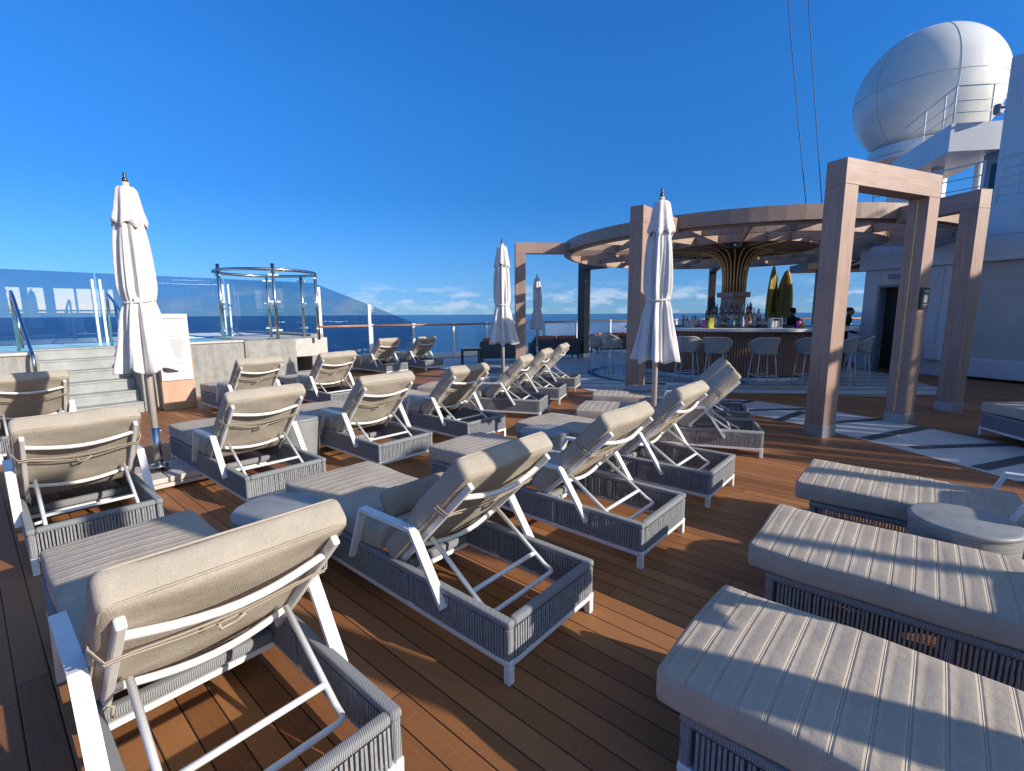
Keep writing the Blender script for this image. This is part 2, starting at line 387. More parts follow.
for (x0, y0, x1, y1, wd) in ((4.60, 6.02, 5.92, 6.62, .15), (4.86, 5.60, 6.16, 5.72, .13), (4.92, 4.82, 6.30, 5.34, .15), (4.90, 4.36, 6.33, 4.30, .12), (4.98, 3.3, 6.3, 3.9, .14), (4.72, 6.93, 5.78, 7.18, .12), (4.06, 7.10, 4.85, 7.75, .14), (3.95, 7.9, 5.25, 7.98, .13), (3.5, 8.1, 4.5, 8.75, .13), (2.9, 8.75, 4.3, 8.72, .12)):
    a = math.atan2(y1-y0, x1-x0); dx, dy = -math.sin(a)*wd/2, math.cos(a)*wd/2
    mb.add([(x0-dx, y0-dy, .008), (x1-dx, y1-dy, .008), (x1+dx, y1+dy, .008), (x0+dx, y0+dy, .008)], [(0, 1, 2, 3)])
o = mb.build('paving_joints', INL); tag(o, kind='structure')
# dark inlaid ring in the paving
mb = MB(); n = 60; vs = []
for k in range(n+1):
    a = 2*math.pi*k/n
    for r in (2.0, 2.22): vs.append((4.3+r*math.cos(a), 12.9+r*math.sin(a), .008))
mb.add(vs, [(2*k, 2*k+1, 2*k+3, 2*k+2) for k in range(n)]); o = mb.build('paving_ring', mat('dark_inlay', (.04, .045, .05), .5)); tag(o, kind='structure')

# ---------------------------------------------------------------- sun lounger
def make_lounger(recl=45.5, seed=0, arms=True):
    rs = random.Random(seed); h1, h2, h3, h4 = [rs.uniform(0, 6.28) for _ in range(4)]
    root = empty('sun_lounger', (0, 0, 0), 0, 'x', 'sun lounger', 'sun loungers set out in rows on the deck')
    L, Wd = 2.13, .72
    y = lambda w: -w
    bx = MB()                                              # lower frame
    for w in (.018, Wd-.018): bx.box((L/2, y(w), .1), (L-.002, .034, .03), bev=.004)
    for x in (.018, L-.018): bx.box((x, -Wd/2, .1), (.034, Wd-.074, .029), bev=.004)
    for x in (.98,): bx.box((x, -Wd/2, .1), (.034, Wd-.074, .028), bev=.004)
    bx.build('frame', M['white'], root)
    for x in (.02, L-.02):
        for w in (.02, Wd-.02):
            lg = MB(); lg.box((x, y(w), .0425), (.036, .036, .0845), bev=.003); lg.build('leg', M['white'], root)
    tr = MB()                                              # rope wrapped top rail, corner and middle uprights
    for w in (.022, Wd-.022): tr.rbox((L/2, y(w), .29), (L, .046, .042), .016, res=(2, 1, 1))
    for x in (.023, L-.023): tr.rbox((x, -Wd/2, .29), (.046, Wd-.09, .0415), .016, res=(1, 2, 1))
    for w in (.022, Wd-.022):
        for x in (.024, .70, 1.41, L-.024): tr.box((x, y(w), .193), (.040, .036, .155), bev=.008)
    tr.build('wrapped_rail', M['wrap'], root)
    def ropes(pts, th):                                    # upright cords, drawn as thin prisms
        r = MB()
        for (x, yy, lean) in pts:
            a = .0048; z0, z1 = .115, .272
            vs = [(x-a, yy-a, z0), (x+a, yy-a, z0), (x+a, yy+a, z0), (x-a, yy+a, z0)]
            vs += [(px+(lean if th else 0), py+(0 if th else lean), z1) for px, py, _ in vs]
            r.add(vs, [(0, 1, 5, 4), (1, 2, 6, 5), (2, 3, 7, 6), (3, 0, 4, 7)])
        return r
    rnd = random.Random(3)
    for w0 in (.006, Wd-.040):
        pts = []; x = .05
        while x < L-.05:
            if all(abs(x-c) > .022 for c in (.70, 1.41)):
                for d in (0, .034): pts.append((x+rnd.uniform(-.0012, .0012), y(w0+d), rnd.uniform(-.002, .002)))
            x += .0175
        ropes(pts, True).build('rope_panel', M['rope'], root)
    for x0 in (.006, L-.040):
        pts = []; w = .05
        while w < Wd-.05:
            for d in (0, .034): pts.append((x0+d, y(w+rnd.uniform(-.0012, .0012)), rnd.uniform(-.002, .002)))
            w += .0175
        ropes(pts, False).build('rope_panel', M['rope'], root)
    cb = MB(); cb.rbox((.975, -Wd/2, .155), (.05, Wd-.085, .055), .015, res=(1, 2, 1)); cb.build('cross_beam', M['wrap'], root)
    # seat cushion with sewn channels
    c0, c1 = .985, 2.165; th = .135; rad_ = .025; sp = (c1-c0-2*rad_)/14
    def chan(v):
        k = (v.x+(c1-c0)/2)/sp; t = abs(k-round(k))
        e = min(1, max(0, (.36-abs(v.y))/.1))
        if v.z > 0.02:
            v.z += .0045*min(1, abs(2*t)**.45)*e - .0045 + .005*math.cos(v.y*4)
        v.z += .004*math.sin(v.x*5+h1)+.003*math.sin(v.x*9+v.y*8+h2); v.y += .003*math.sin(v.x*13+h3); v.x += .004*math.sin(v.y*9+h4)
        return v
    cu = MB(); cu.rbox(((c0+c1)/2, -Wd/2, .312+th/2), (c1-c0, Wd-.02, th), rad_, res=(140, 8, 2), fn=chan)
    mt = cu.build('seat_cushion', M['fab_seat'], root, merge=True)
    # back frame, cushion, stay
    ang = R(recl); d = Vector((-math.cos(ang), 0, math.sin(ang))); nn = Vector((math.sin(ang), 0, math.cos(ang))); Pv = Vector((.865, 0, .278))
    Mx = Matrix((( d.x, 0, nn.x), (0, 1, 0), (d.z, 0, nn.z)))
    def pt(s, w, n): return Pv+d*s+nn*n+Vector((0, -w, 0))
    bf = MB()
    for w in (.058, Wd-.058):
        bf = MB(); bf.box(pt(.41, w, -.012), (.83, .026, .036), M=Mx, bev=.004); bf.build('back_bar', M['white'], root)
    for s, sag in ((.715, .045), (.215, .045)):
        q = MB(); q.tube([pt(s-.01*math.sin(math.pi*t/10), .058+(Wd-.116)*t/10, -.012-sag*math.sin(math.pi*t/10)) for t in range(11)], .0145, 8, cap=False); q.build('curved_bar', M['white'], root)
    def puff(v):
        e = max(0, 1-(v.x/.47)**2)*max(0, 1-(v.y/.36)**2)
        v.z += (.010*e if v.z > 0 else -.010*e)
        v.z += .0035*math.sin(v.x*9+v.y*5+h1)+.0025*math.sin(v.x*17-v.y*13+h2)
        if v.x > .3: v.x += .007*math.sin(v.y*7+h3)+.004*math.sin(v.y*16+h4)
        v.y += .004*math.sin(v.x*11+h2)
        return v
    cu = MB(); cu.rbox(pt(.442, Wd/2, .068), (.885, Wd-.02, .124), .036, M=Mx, res=(18, 14, 2), fn=puff)
    bc = cu.build('back_cushion', M['fab'], root, merge=True)
    for nn_ in (.068-.050, .068+.050):
        pp_ = MB(); a_, b_, r_ = .4425, (Wd-.02)/2, .05; loop = []
        for cx_, cy_, an in ((a_-r_, b_-r_, 0), (-a_+r_, b_-r_, 90), (-a_+r_, -b_+r_, 180), (a_-r_, -b_+r_, 270)):
            for k in range(5):
                q_ = R(an+22.5*k); v_ = Vector((cx_+(r_-.0075)*math.cos(q_), cy_+(r_-.0075)*math.sin(q_), nn_-.068)); v_ = puff(v_)
                loop.append(pt(.442, Wd/2, .068)+Mx@v_)
        full = []
        for k in range(len(loop)):
            A_, B_ = loop[k], loop[(k+1) % len(loop)]; n_s = max(1, int((B_-A_).length/.06)); full += [A_.lerp(B_, t/n_s) for t in range(n_s)]
        pp_.tube(full, .0042, 6, closed=True); pp_.build('piping', M['fab'], bc)
    st = MB()
    for s0, sg in ((.60, .055), (.575, .075)):
        q = [pt(s0, .008, .10), pt(s0, .004, .02), pt(s0, .03, -.035)]
        q += [pt(s0-sg*math.sin(math.pi*t/8), .09+(Wd-.18)*t/8, -.036) for t in range(9)]
        q += [pt(s0, Wd-.03, -.035), pt(s0, Wd-.004, .02), pt(s0, Wd-.008, .10)]
        st.tube(q, .006, 4, sx=1.3, sy=.4, up=d)
    st.tube([pt(.52, Wd/2-.03, -.045), pt(.48, Wd/2-.02, -.05), pt(.50, Wd/2+.03, -.05), pt(.53, Wd/2+.05, -.045)], .006, 5)
    for w in (.05, Wd-.05):
        st.tube([pt(.10, w, .02), pt(.06, w+.01, -.03), pt(.10, w+.02, -.05), pt(.05, w+.015, -.06), pt(0.0, w+.02, -.06)], .005, 5)
    st.build('tie_strap', M['strap'], root)
    # stay: bent tube with a cross bar, on the base
    sy_ = MB(); a, b = pt(.30, .105, -.03), pt(.30, Wd-.105, -.03)
    w1, w2 = .105, Wd-.105
    path = [a, Vector((.27, -w1, .235))]
    for t in range(6):
        an = R(90*t/5); path.append(Vector((.225-.02*math.sin(an), -(w1+.04-.04*math.cos(an)), .215)))
    for t in range(6):
        an = R(90-90*t/5); path.append(Vector((.225-.02*math.sin(an), -(w2-.04+.04*math.cos(an)), .215)))
    path += [Vector((.27, -w2, .235)), b]
    sy_.tube(path, .0125, 8)
    sy_.tube([Vector((.335, -w1, .28)), Vector((.335, -w2, .28))], .0125, 8)
    sy_.tube([Vector((.315, -w1+.05, .245)), Vector((.315, -w1-.0, .25))], .012, 6)
    sy_.build('back_stay', M['white'], root)
    # armrests
    for w in (-.012, Wd+.012):
        if not arms: break
        ar = MB(); ar.strap([(1.235, .215), (1.10, .545), (.645, .555), (.415, .215)], .05, .021, -w); ar.build('armrest', M['white'], root)
    return root

LG = []
def O_to(head, near):      # lounger origin is its near rear corner; heading in degrees
    return near
lounger_specs = [
 # (origin xy, heading deg, label)
 (ship(1.24, .13), 139.2, 'nearest lounger at the left, its thick back cushion seen from behind in full sun'),
 (ship(1.25, 1.42), 139.2, 'large centre lounger with a dark shadow band across its back cushion'),
 (ship(1.24, 2.71), 139.2, 'lounger just right of the large centre one, corner foot on open deck in sunlight'),
 (ship(1.24, 3.99), 139.2, 'second lounger right of the large centre one, beside a closed umbrella pole'),
 ((2.85, 5.22), 162, 'upright lounger with a light striped back, nearest the left portal post'),
 ((3.24, 6.32), 162, 'half hidden lounger just behind the one nearest the left portal post'),
 (ship(4.17, .13), 139.2, 'lounger left of the umbrella base, cut by the left edge, back in full sun'),
 (ship(4.17, 1.42), 139.2, 'lounger right of the grey umbrella base, its seat pointing at the notice board'),
 (ship(4.17, 2.71), 139.2, 'middle lounger of the second row, left of the half shaded one'),
 (ship(4.17, 3.99), 139.2, 'second row lounger whose back cushion is half in dark umbrella shadow'),
 ((.44, 7.27), 162, 'nearest of the three slanted loungers standing close together under the white umbrella'),
 ((.87, 8.50), 162, 'middle of the three slanted loungers standing close together under the white umbrella'),
 ((1.33, 9.80), 162, 'farthest of the three slanted loungers, on the edge of the shaded paving'),
 (ship(7.75, .13), 139.2, 'lounger at the left edge before the pool steps, umbrella shadow on its back'),
 (ship(7.60, 2.72), 139.2, 'lounger facing the concrete pool wall beside the wooden notice stand'),
 (ship(7.55, 4.02), 139.2, 'lounger in front of the end of the concrete pool wall, back facing the camera'),
 (ship(10.9, 7.45), 139.2, 'far lounger by the ship rail under the sloping glass, left of a pair'),
 (ship(10.9, 8.78), 139.2, 'far lounger by the ship rail, right of a pair, its back partly shaded'),
 (ship(-1.62, 1.40), 139.2, 'lounger in the bottom right corner with a long ribbed seat cushion pointing left'),
 (ship(-1.62, 2.60), 139.2, 'ribbed seat lounger between the bottom right corner one and the round grey table'),
 (ship(-1.62, 3.83), 139.2, 'ribbed seat lounger at the right just behind the round grey table'),
 ((5.96, 4.09), 82, 'fully shaded lounger at the right edge, in front of the white deckhouse wall'),
]
proto = make_lounger(45.5, 1); protos = [make_lounger(46.2, 7), make_lounger(45.5, 2), make_lounger(45.0, 3), make_lounger(46.5, 4)]; flat = {18: 14, 19: 36, 20: 40, 21: 12}
for i, (o, h, lab) in enumerate(lounger_specs):
    r = proto if i == 0 else (make_lounger(flat[i], i, i == 20) if i in flat else copy_tree(protos[i % 4]))
    r.location = (o[0], o[1], 0.009 if i in (12, 21) else 0); r.rotation_euler.z = R(h); r['label'] = lab; r.rotation_euler.z += R((0, .3, -.4, .5, -.3, 0, -.6, .4, -.5, .2, .6, 0, .5, -.7, .3, -.4, .6, 1.5, -1.2, 0, 0, .3, 0)[i]); LG.append(r)
    if i in flat and i != 21:
        for ch in r.children:
            if ch.name.startswith('seat_cushion'): ch.location = (.055, .02, 0)
for p_ in protos: drop(p_)
def pillow(o, h):
    mb = MB()
    def fn(v):
        e = (1-(v.x/.27)**2)*(1-(v.y/.1)**2); v.z *= .45+.55*max(0, e); return v
    mb.rbox((0, 0, 0), (.52, .17, .10), .045, res=(10, 4, 1), fn=fn)
    p = mb.build('pillow', M['fab_coarse'], merge=True)
    return p
pl = pillow(0, 0); q = ship(1.25+1.075, 1.42+.36, .53); pl.location = q; pl.rotation_euler = (R(-62), 0, R(49.2)); pl.rotation_euler = (R(58), 0, R(139.2-90))
tag(pl, 'small coarse weave pillow propped on the seat of the large centre lounger', 'pillow')

# ---------------------------------------------------------------- round side tables
def make_table():
    root = empty('side_table', (0, 0, 0), 0, 'x', 'side table', 'round grey side tables between the loungers')
    t = MB(); n = 48
    t.lathe([(.0, .50), (.225, .50), (.238, .497), (.245, .488), (.245, .474), (.238, .470)], n); t.build('table_top', M['table'], root)
    t = MB(); t.lathe([(.236, .472), (.240, .44), (.232, .25), (.225, .05), (.222, .0)], n); t.build('drum_base', M['table_side'], root)
    return root
tb = [((ship(2.88, 1.14)), 'round grey table between the nearest left lounger and the large centre one'),
      (ship(2.78, 3.72), 'round table whose top shows behind the large centre lounger backrest, in shade'),
      (ship(-.27, 3.555), 'round grey drum table between the ribbed loungers at the right, top half lit'),
      (ship(5.35, 2.42), 'grey drum table behind the armrest of the lounger right of the umbrella base'),
      ((2.02, 7.35), 'dark drum table beside the wood pillar and the white umbrella pole'),
      ((-.30, 10.35), 'shaded round table under the umbrella by the wicker seats')]
tp = make_table()
for i, (p, lab) in enumerate(tb):
    r = tp if i == 0 else copy_tree(tp); r.location = (p[0], p[1], .004 if i > 4 else 0); r['label'] = lab

# ---------------------------------------------------------------- closed umbrellas
def make_umbrella(seed):
    rnd = random.Random(seed); ph = [rnd.uniform(0, 6.28) for _ in range(6)]
    root = empty('closed_umbrella', (0, 0, 0), 0, 'x', 'umbrella', 'closed white umbrellas standing among the loungers')
    def fold(a, z, r):
        k = min(1, max(0, (2.5-z)/1.3)); tie = math.exp(-((z-1.78)/.07)**2)
        A = (.10+.13*k)*(1-.55*tie)
        s = A*math.sin(8*a+ph[0]+.8*math.sin(z*2+ph[1])) + .55*A*math.sin(13*a+ph[2]+z*1.5) + .25*A*math.sin(21*a+ph[4]-z*2.2) + .05*math.sin(3*a+ph[3]+z*3)
        return 1+s
    cv = MB(); prof = [(.085, 2.60), (.12, 2.5), (.142, 2.35), (.150, 2.2), (.153, 2.05), (.152, 1.92), (.144, 1.83), (.136, 1.78), (.142, 1.72), (.158, 1.62), (.18, 1.5), (.205, 1.36), (.228, 1.22), (.245, 1.13), (.235, 1.125), (.20, 1.15), (.12, 1.22)]
    pp = []
    prof = [(r*(.86 if z < 1.75 else .84), z) for r, z in prof]
    for i in range(len(prof)-1):
        for t in range(3): pp.append(tuple(prof[i][j]+(prof[i+1][j]-prof[i][j])*t/3 for j in (0, 1)))
    pp.append(prof[-1])
    def f2(a, z, r): return fold(a, z, r)
    cv.lathe(pp, 160, fn=f2)
    # uneven hem
    cv.v = [(x, yv, z-(.025*math.sin(5*math.atan2(yv, x)+ph[4])+.012*math.sin(9*math.atan2(yv, x)))*max(0, (1.3-z)/.2)) for x, yv, z in cv.v]
    cn = cv.build('canopy', M['canvas'], root)
    vf = MB(); pv = [(.028, 2.825), (.072, 2.815), (.094, 2.79), (.108, 2.72), (.125, 2.61), (.145, 2.52), (.150, 2.48), (.135, 2.47)]
    vf.lathe([(r*.88, z) for r, z in pv], 72, fn=lambda a, z, r: 1+(.03+.10*min(1, (2.86-z)/.4))*math.sin(8*a+ph[5])+.04*math.sin(3*a))
    vf.v = [(x, yv, z-(.03*math.sin(6*math.atan2(yv, x)+ph[4]))*max(0, (2.62-z)/.16)) for x, yv, z in vf.v]
    vf.build('vent_cap', M['canvas'], root)
    t = MB(); tw = [(.116*math.cos(a), .116*math.sin(a), 1.785+.018*math.sin(a*1+ph[0])) for a in [2*math.pi*k/24 for k in range(24)]]
    t.tube([(x*1.06, yv*1.06, z) for x, yv, z in tw], .012, 6, closed=True)
    t.rbox((.115*math.cos(-2), .115*math.sin(-2), 1.80), (.05, .05, .04), .018, res=(1, 1, 1)); t.build('tie_band', M['canvas'], root)
    p = MB(); p.tube([(0, 0, .5), (0, 0, 2.86)], .029, 16); p.build('pole', M['pole'], root)
    p = MB(); p.lathe([(.0, 2.945), (.012, 2.94), (.016, 2.925), (.01, 2.91), (.014, 2.90), (.022, 2.885), (.022, 2.86), (.0, 2.855)], 12); p.build('finial', M['bronze'], root)
    p = MB(); p.tube([(0, 0, .11), (0, 0, .56)], .034, 16); p.lathe([(.034, .19), (.075, .185), (.08, .16), (.034, .155)], 16); p.tube([(.03, 0, .38), (.075, 0, .38)], .011, 8); p.tube([(.03, 0, .52), (.06, 0, .52)], .009, 8)
    p.build('sleeve', M['steel'], root)
    b = MB()
    for sx in (-1, 1):
        for sy in (-1, 1):
            b.box((sx*.162, sy*.162, .095), (.31, .31, .05), bev=.006)
    b.box((0, 0, .045), (.66, .66, .04), bev=.006)
    b.build('base_slab', M['stone_slab'], root)
    w = MB(); w.box((0, 0, .128), (.16, .16, .014), bev=.003); w.tube([(.335, .2, .05), (.375, .2, .05)], .045, 14); w.tube([(.335, -.2, .05), (.375, -.2, .05)], .045, 14)
    w.build('wheel_plate', M['black'], root)
    return root
ums = [((-3.53, 4.58), 'tall closed white umbrella at the left, standing by the pool steps and second row', 3, 49),
       ((1.60, 5.27), 'closed white umbrella in front of the wood pillar near the bar', 11, 80),
       ((-.16, 8.58), 'closed white umbrella behind the second row, against the sea', 5, 20),
       ((.86, 16.2), 'small far closed umbrella seen inside the left timber frame', 8, 33),
       ((2.30, 1.22), 'closed white umbrella beside the backrests of the ribbed loungers at the right', 14, 49)]
for p, lab, sd, rz in ums:
    u_ = make_umbrella(sd); u_.location = (p[0], p[1], .004 if p[1] > 12 else 0); u_.rotation_euler.z = R(rz); u_['label'] = lab

# ---------------------------------------------------------------- portal frame in front
def frame_unit(root, length, h=3.5, sx=.27, sy=.24, bh=.30, posts=(0, 1), plinth=True, mw='wood_v', mh='wood_h'):
    for k in posts:
        x = sx/2 if k == 0 else length-sx/2
        p = MB(); p.box((x, sy/2, (h-bh)/2+.0), (sx, sy, h-bh-.004), bev=.003); o = p.build('post', M[mw], root)
        if plinth:
            q = MB(); q.box((x, sy/2, .075), (sx+.014, sy+.014, .15), bev=.003); q.build('plinth', M['plinth'], root)
    b = MB(); b.box((length/2, sy/2, h-bh/2), (length, sy, bh), bev=.003); b.build('beam', M[mh], root)
tp2 = empty('shade_timber_post', (3.30, .165, 0), R(64), 'unseen wood post added to cast the shade band on the corner ribbed lounger', 'shade post')  # post added out of view, its shadow crosses the corner lounger's seat
q = MB(); q.box((0, 0, 1.83), (.225, .225, 3.34), bev=.004); q.build('post', M['wood_v'], tp2); q = MB(); q.box((0, 0, .08), (.24, .24, .155), bev=.003); q.build('plinth', M['plinth'], tp2)
pr = empty('portal_frame', (4.08, 6.09, 0), R(23.5), 'free standing pinkish wood portal with an amber light strip', 'timber frame')
frame_unit(pr, 2.06, sx=.26, sy=.25)
ls = MB(); ls.box((2.06-.262, .125, 1.68), (.008, .018, 3.0)); ls.build('light_strip', M['led'], pr)
# plaque on the right post
sg = empty('wall_plaque', (4.08, 6.09, 0), R(23.5), 'small black plaque with a pale square, fixed to the right post of the portal', 'sign')
s = MB(); s.box((1.935, -.016, 1.83), (.19, .028, .30), bev=.003); s.build('plate', mat('plaque_black', (.04, .06, .065), .35), sg)
s = MB(); s.box((1.935, -.0315, 1.82), (.085, .002, .10)); s.box((1.935, -.0315, 1.93), (.12, .002, .018)); s.box((1.935, -.0315, 1.735), (.11, .002, .012)); s.build('print', M['ink'], sg)

# ---------------------------------------------------------------- round roof over the bar
C = Vector((6.25, 13.6)); RR = 4.76; ZT, ZB = 3.57, 3.30
roof = empty('bar_pergola', (C.x, C.y, 0), 0, 'big round timber roof over the bar with a fluted brass column', 'pergola')
def ring(mb, r0, r1, z0, z1, n=96):
    mb.lathe([(r0, z0), (r1, z0), (r1, z1), (r0, z1), (r0, z0)], n, smooth=False)
f = MB(); ring(f, RR-.10, RR, ZB, ZT); f.build('fascia', M['wood_roof'], roof)
f = MB(); ring(f, RR-.20, RR-.104, ZB-.05, ZB+.14); f.build('lower_rim', M['wood_roof'], roof)
for r in (3.35, 2.0):
    f = MB(); ring(f, r-.08, r, ZB+.02, ZT-.03); f.build('ring_beam', M['wood_roof'], roof)
f = MB(); ring(f, .3, 1.9, ZT-.09, ZT-.03); f.build('ceiling', M['wood_roof'], roof)
for k in range(22):
    a = 2*math.pi*k/22+.06; f = MB()
    for (ra, rb, zh) in ((.45, 1.912, .17), (2.012, 3.262, .20), (3.362, RR-.21, .20)):
        rm = (ra+rb)/2; f.box((rm*math.cos(a), rm*math.sin(a), ZB+.03+zh/2-.0*k), (rb-ra, .06, zh), rz=a)
    f.build('rafter', M['wood_roof'], roof)
# radial support frames
def radial(px, py, h=3.5, sz=(.30, .25), mw='wood_v', mh='wood_h'):
    dv = Vector((C.x-px, C.y-py)); dist = dv.length; a = math.atan2(dv.y, dv.x)
    root = empty('support_frame', (px-C.x, py-C.y, 0), a, None, None); root.parent = roof
    ln = dist-RR+.06
    p = MB(); p.box((sz[0]/2, 0, (h-.28)/2), (sz[0], sz[1], h-.284), bev=.003); pass
    b = MB(); b.box((ln/2, 0, h-.14), (ln, sz[1], .28), bev=.003)
    drop(root)
    # one mesh per frame piece, placed in roof space
    Mr = Matrix.Translation((px-C.x, py-C.y, 0)) @ Matrix.Rotation(a, 4, 'Z')
    pq = MB(); pq.box((sz[0]/2, 0, .075), (sz[0]+.014, sz[1]+.014, .15), bev=.003)
    for mbb, nm, mm in ((p, 'support_post', mw), (b, 'radial_beam', mh), (pq, 'plinth', 'plinth')):
        o = mbb.build(nm, M[mm], roof); o.matrix_local = Mr
radial(2.20, 8.66); radial(.10, 13.03, sz=(.27, .25)); radial(7.32, 7.66, sz=(.27, .22))
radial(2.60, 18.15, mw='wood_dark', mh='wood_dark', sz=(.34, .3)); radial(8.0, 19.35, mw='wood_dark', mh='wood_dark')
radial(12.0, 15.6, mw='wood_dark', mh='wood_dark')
# fluted column
cl = MB(); cl.box((0, 0, 1.75), (.46, .46, .75), rz=.3, bev=.01); cl.box((0, 0, 2.13), (.62, .62, .14), rz=.3, bev=.01); cl.build('column', M['wood_roof'], roof)
cr = MB(); cr.lathe([(.24, 2.2), (.25, 2.6), (.27, 2.9), (.36, 3.1), (.5, 3.24), (.7, 3.34)], 32); cr.build('column_core', mat('dark_core', (.05, .025, .02), .6), roof)
for k in range(24):
    a = 2*math.pi*k/24+.05; q = MB()
    pr_ = [(.30, 2.2), (.305, 2.5), (.32, 2.75), (.37, 2.95), (.46, 3.1), (.60, 3.22), (.78, 3.285), (.92, 3.29)]
    if k % 6 == 0: pr_ += [(1.5, 3.29), (2.2, 3.285)]
    q.tube([(r*math.cos(a), r*math.sin(a), z) for r, z in pr_], .016, 6); q.build('brass_rib', M['gold'], roof)

# ---------------------------------------------------------------- bar counter
bar = empty('bar_counter', (C.x, C.y, 0), 0, 'round bar counter fronted with upright wood battens under a pale stone top', 'bar counter')
a0, a1 = R(150), R(385)
c = MB(); c.lathe([(2.62, .16), (2.62, 1.19)], 90, a0=a0, a1=a1, smooth=True); c.build('counter_wall', mat('counter_backing', (.05, .025, .018), .7), bar)
c = MB(); c.lathe([(2.58, 0.004), (2.60, .17), (2.40, .17)], 90, a0=a0, a1=a1); c.build('kick_plinth', M['plinth'], bar)
c = MB(); nb = 190
for k in range(nb):
    a = a0+(a1-a0)*k/nb; c.box((2.645*math.cos(a), 2.645*math.sin(a), .68), (.035, .036, 1.02), rz=a)
c.build('batten_front', M['batten'], bar)
c = MB(); c.lathe([(2.2, 1.2), (2.94, 1.2), (2.955, 1.205), (2.955, 1.265), (2.94, 1.27), (2.2, 1.27), (2.2, 1.2)], 90, a0=a0, a1=a1, smooth=False)
c.build('counter_top', M['counter'], bar)
# back bar with tiers
bb = empty('bottle_display', (C.x, C.y, 0), 0, 'tiered round back bar around the central column, carrying the bottles', 'back bar')
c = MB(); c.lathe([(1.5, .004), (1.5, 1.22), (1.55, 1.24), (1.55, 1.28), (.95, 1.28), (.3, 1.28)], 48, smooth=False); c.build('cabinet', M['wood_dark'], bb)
c = MB(); c.lathe([(.8, 1.282), (.8, 1.44), (.3, 1.44)], 40, smooth=False); c.lathe([(.56, 1.442), (.56, 1.60), (.3, 1.60)], 40, smooth=False); c.build('tier', M['plinth'], bb)
bcols = {'amber': (.30, .10, .02), 'clear': (.55, .60, .62), 'green': (.03, .16, .07), 'red': (.35, .03, .03), 'dark': (.03, .03, .04)}
bprot = {}
rnd = random.Random(5)
for nm, c_ in bcols.items():
    mm = mat(nm+'_glass_bottle', c_, .12)
    r = empty('bottle', (0, 0, 0), 0, nm+' glass liquor bottle on the round tiered display behind the bar', 'bottle', 'bottles on the round bar display')
    q = MB(); q.lathe([(0, 0), (.036, 0), (.038, .01), (.038, .17), (.030, .20), (.014, .225), (.013, .28), (0, .28)], 10); q.build('glass', mm, r)
    q = MB(); q.lathe([(.015, .275), (.016, .30), (0, .302)], 8); q.build('cap', M['bronze'], r)
    q = MB(); q.lathe([(.0388, .05), (.0388, .13)], 10); q.build('paper_label', mat(nm+'_paper', (rnd.uniform(.3, .8), rnd.uniform(.2, .7), rnd.uniform(.15, .5)), .8), r)
    bprot[nm] = r
usedb = set(); names = list(bcols)
for rad, z, n in ((1.32, 1.28, 22), (1.02, 1.28, 18), (.69, 1.44, 14), (.47, 1.60, 11)):
    for k in range(n):
        a = R(180)+R(185)*k/(n-1)-R(12)+rnd.uniform(-.02, .02); nm = rnd.choice(names)
        if nm in usedb: r = copy_tree(bprot[nm])
        else: r = bprot[nm]; usedb.add(nm)
        r.location = (C.x+rad*math.cos(a), C.y+rad*math.sin(a), z); r.scale = (1, 1, rnd.uniform(.8, 1.12)); r.rotation_euler.z = rnd.uniform(0, 6)
# things on the counter
def on_bar(deg, r=2.55): a = R(deg); return (C.x+r*math.cos(a), C.y+r*math.sin(a), 1.27)
for deg, cl_, nm, lab, hh in ((235.5, (.75, .52, .04), 'menu_stand', 'yellow menu card standing on the bar counter', .26), (233.8, (.10, .45, .06), 'drinks_cup', 'green cup on the bar counter beside the yellow card', .17), (231.5, (.65, .06, .35), 'drinks_cup', 'pink cup on the bar counter left of the green one', .20), (279, (.6, .05, .35), 'drinks_cup', 'pink cup on the counter near the portal post', .17), (281.2, (.6, .35, .03), 'drinks_cup', 'orange cup on the counter near the portal post', .15)):
    p = on_bar(deg); mm = mat(nm+lab[:6], cl_, .5); q = MB()
    if nm == 'menu_stand': q.box((0, 0, .008), (.14, .08, .016), bev=.003); q.box((0, .01, hh/2), (.12, .012, hh), bev=.003, M=Matrix.Rotation(.1, 3, 'X'))
    else: q.lathe([(0, 0), (.035, 0), (.05, hh), (.046, hh), (.033, .01), (0, .01)], 14); q.tube([(0, 0, .01), (.03, .01, hh+.07)], .004, 5)
    o = q.build(nm, mm); o.location = p; tag(o, lab, 'menu' if nm == 'menu_stand' else 'cup')
for deg, lab in ((221, 'metal napkin and straw caddy on the left of the bar counter'), (268, 'metal napkin and straw caddy on the counter in front of the surfboards')):
    p = on_bar(deg, 2.4); r = empty('bar_caddy', p, R(deg+90), lab, 'caddy')
    q = MB()
    for sx in (-1, 1): q.box((sx*.12, 0, .12), (.015, .16, .24), bev=.002)
    q.box((0, 0, .232), (.225, .158, .014)); q.box((0, 0, .012), (.225, .158, .02)); q.build('rack', M['plinth'], r)
    for k in range(3):
        q = MB(); q.box((-.065+.065*k, 0, .10), (.045, .10, .15), bev=.004); q.build('napkins', M['board_white'], r)

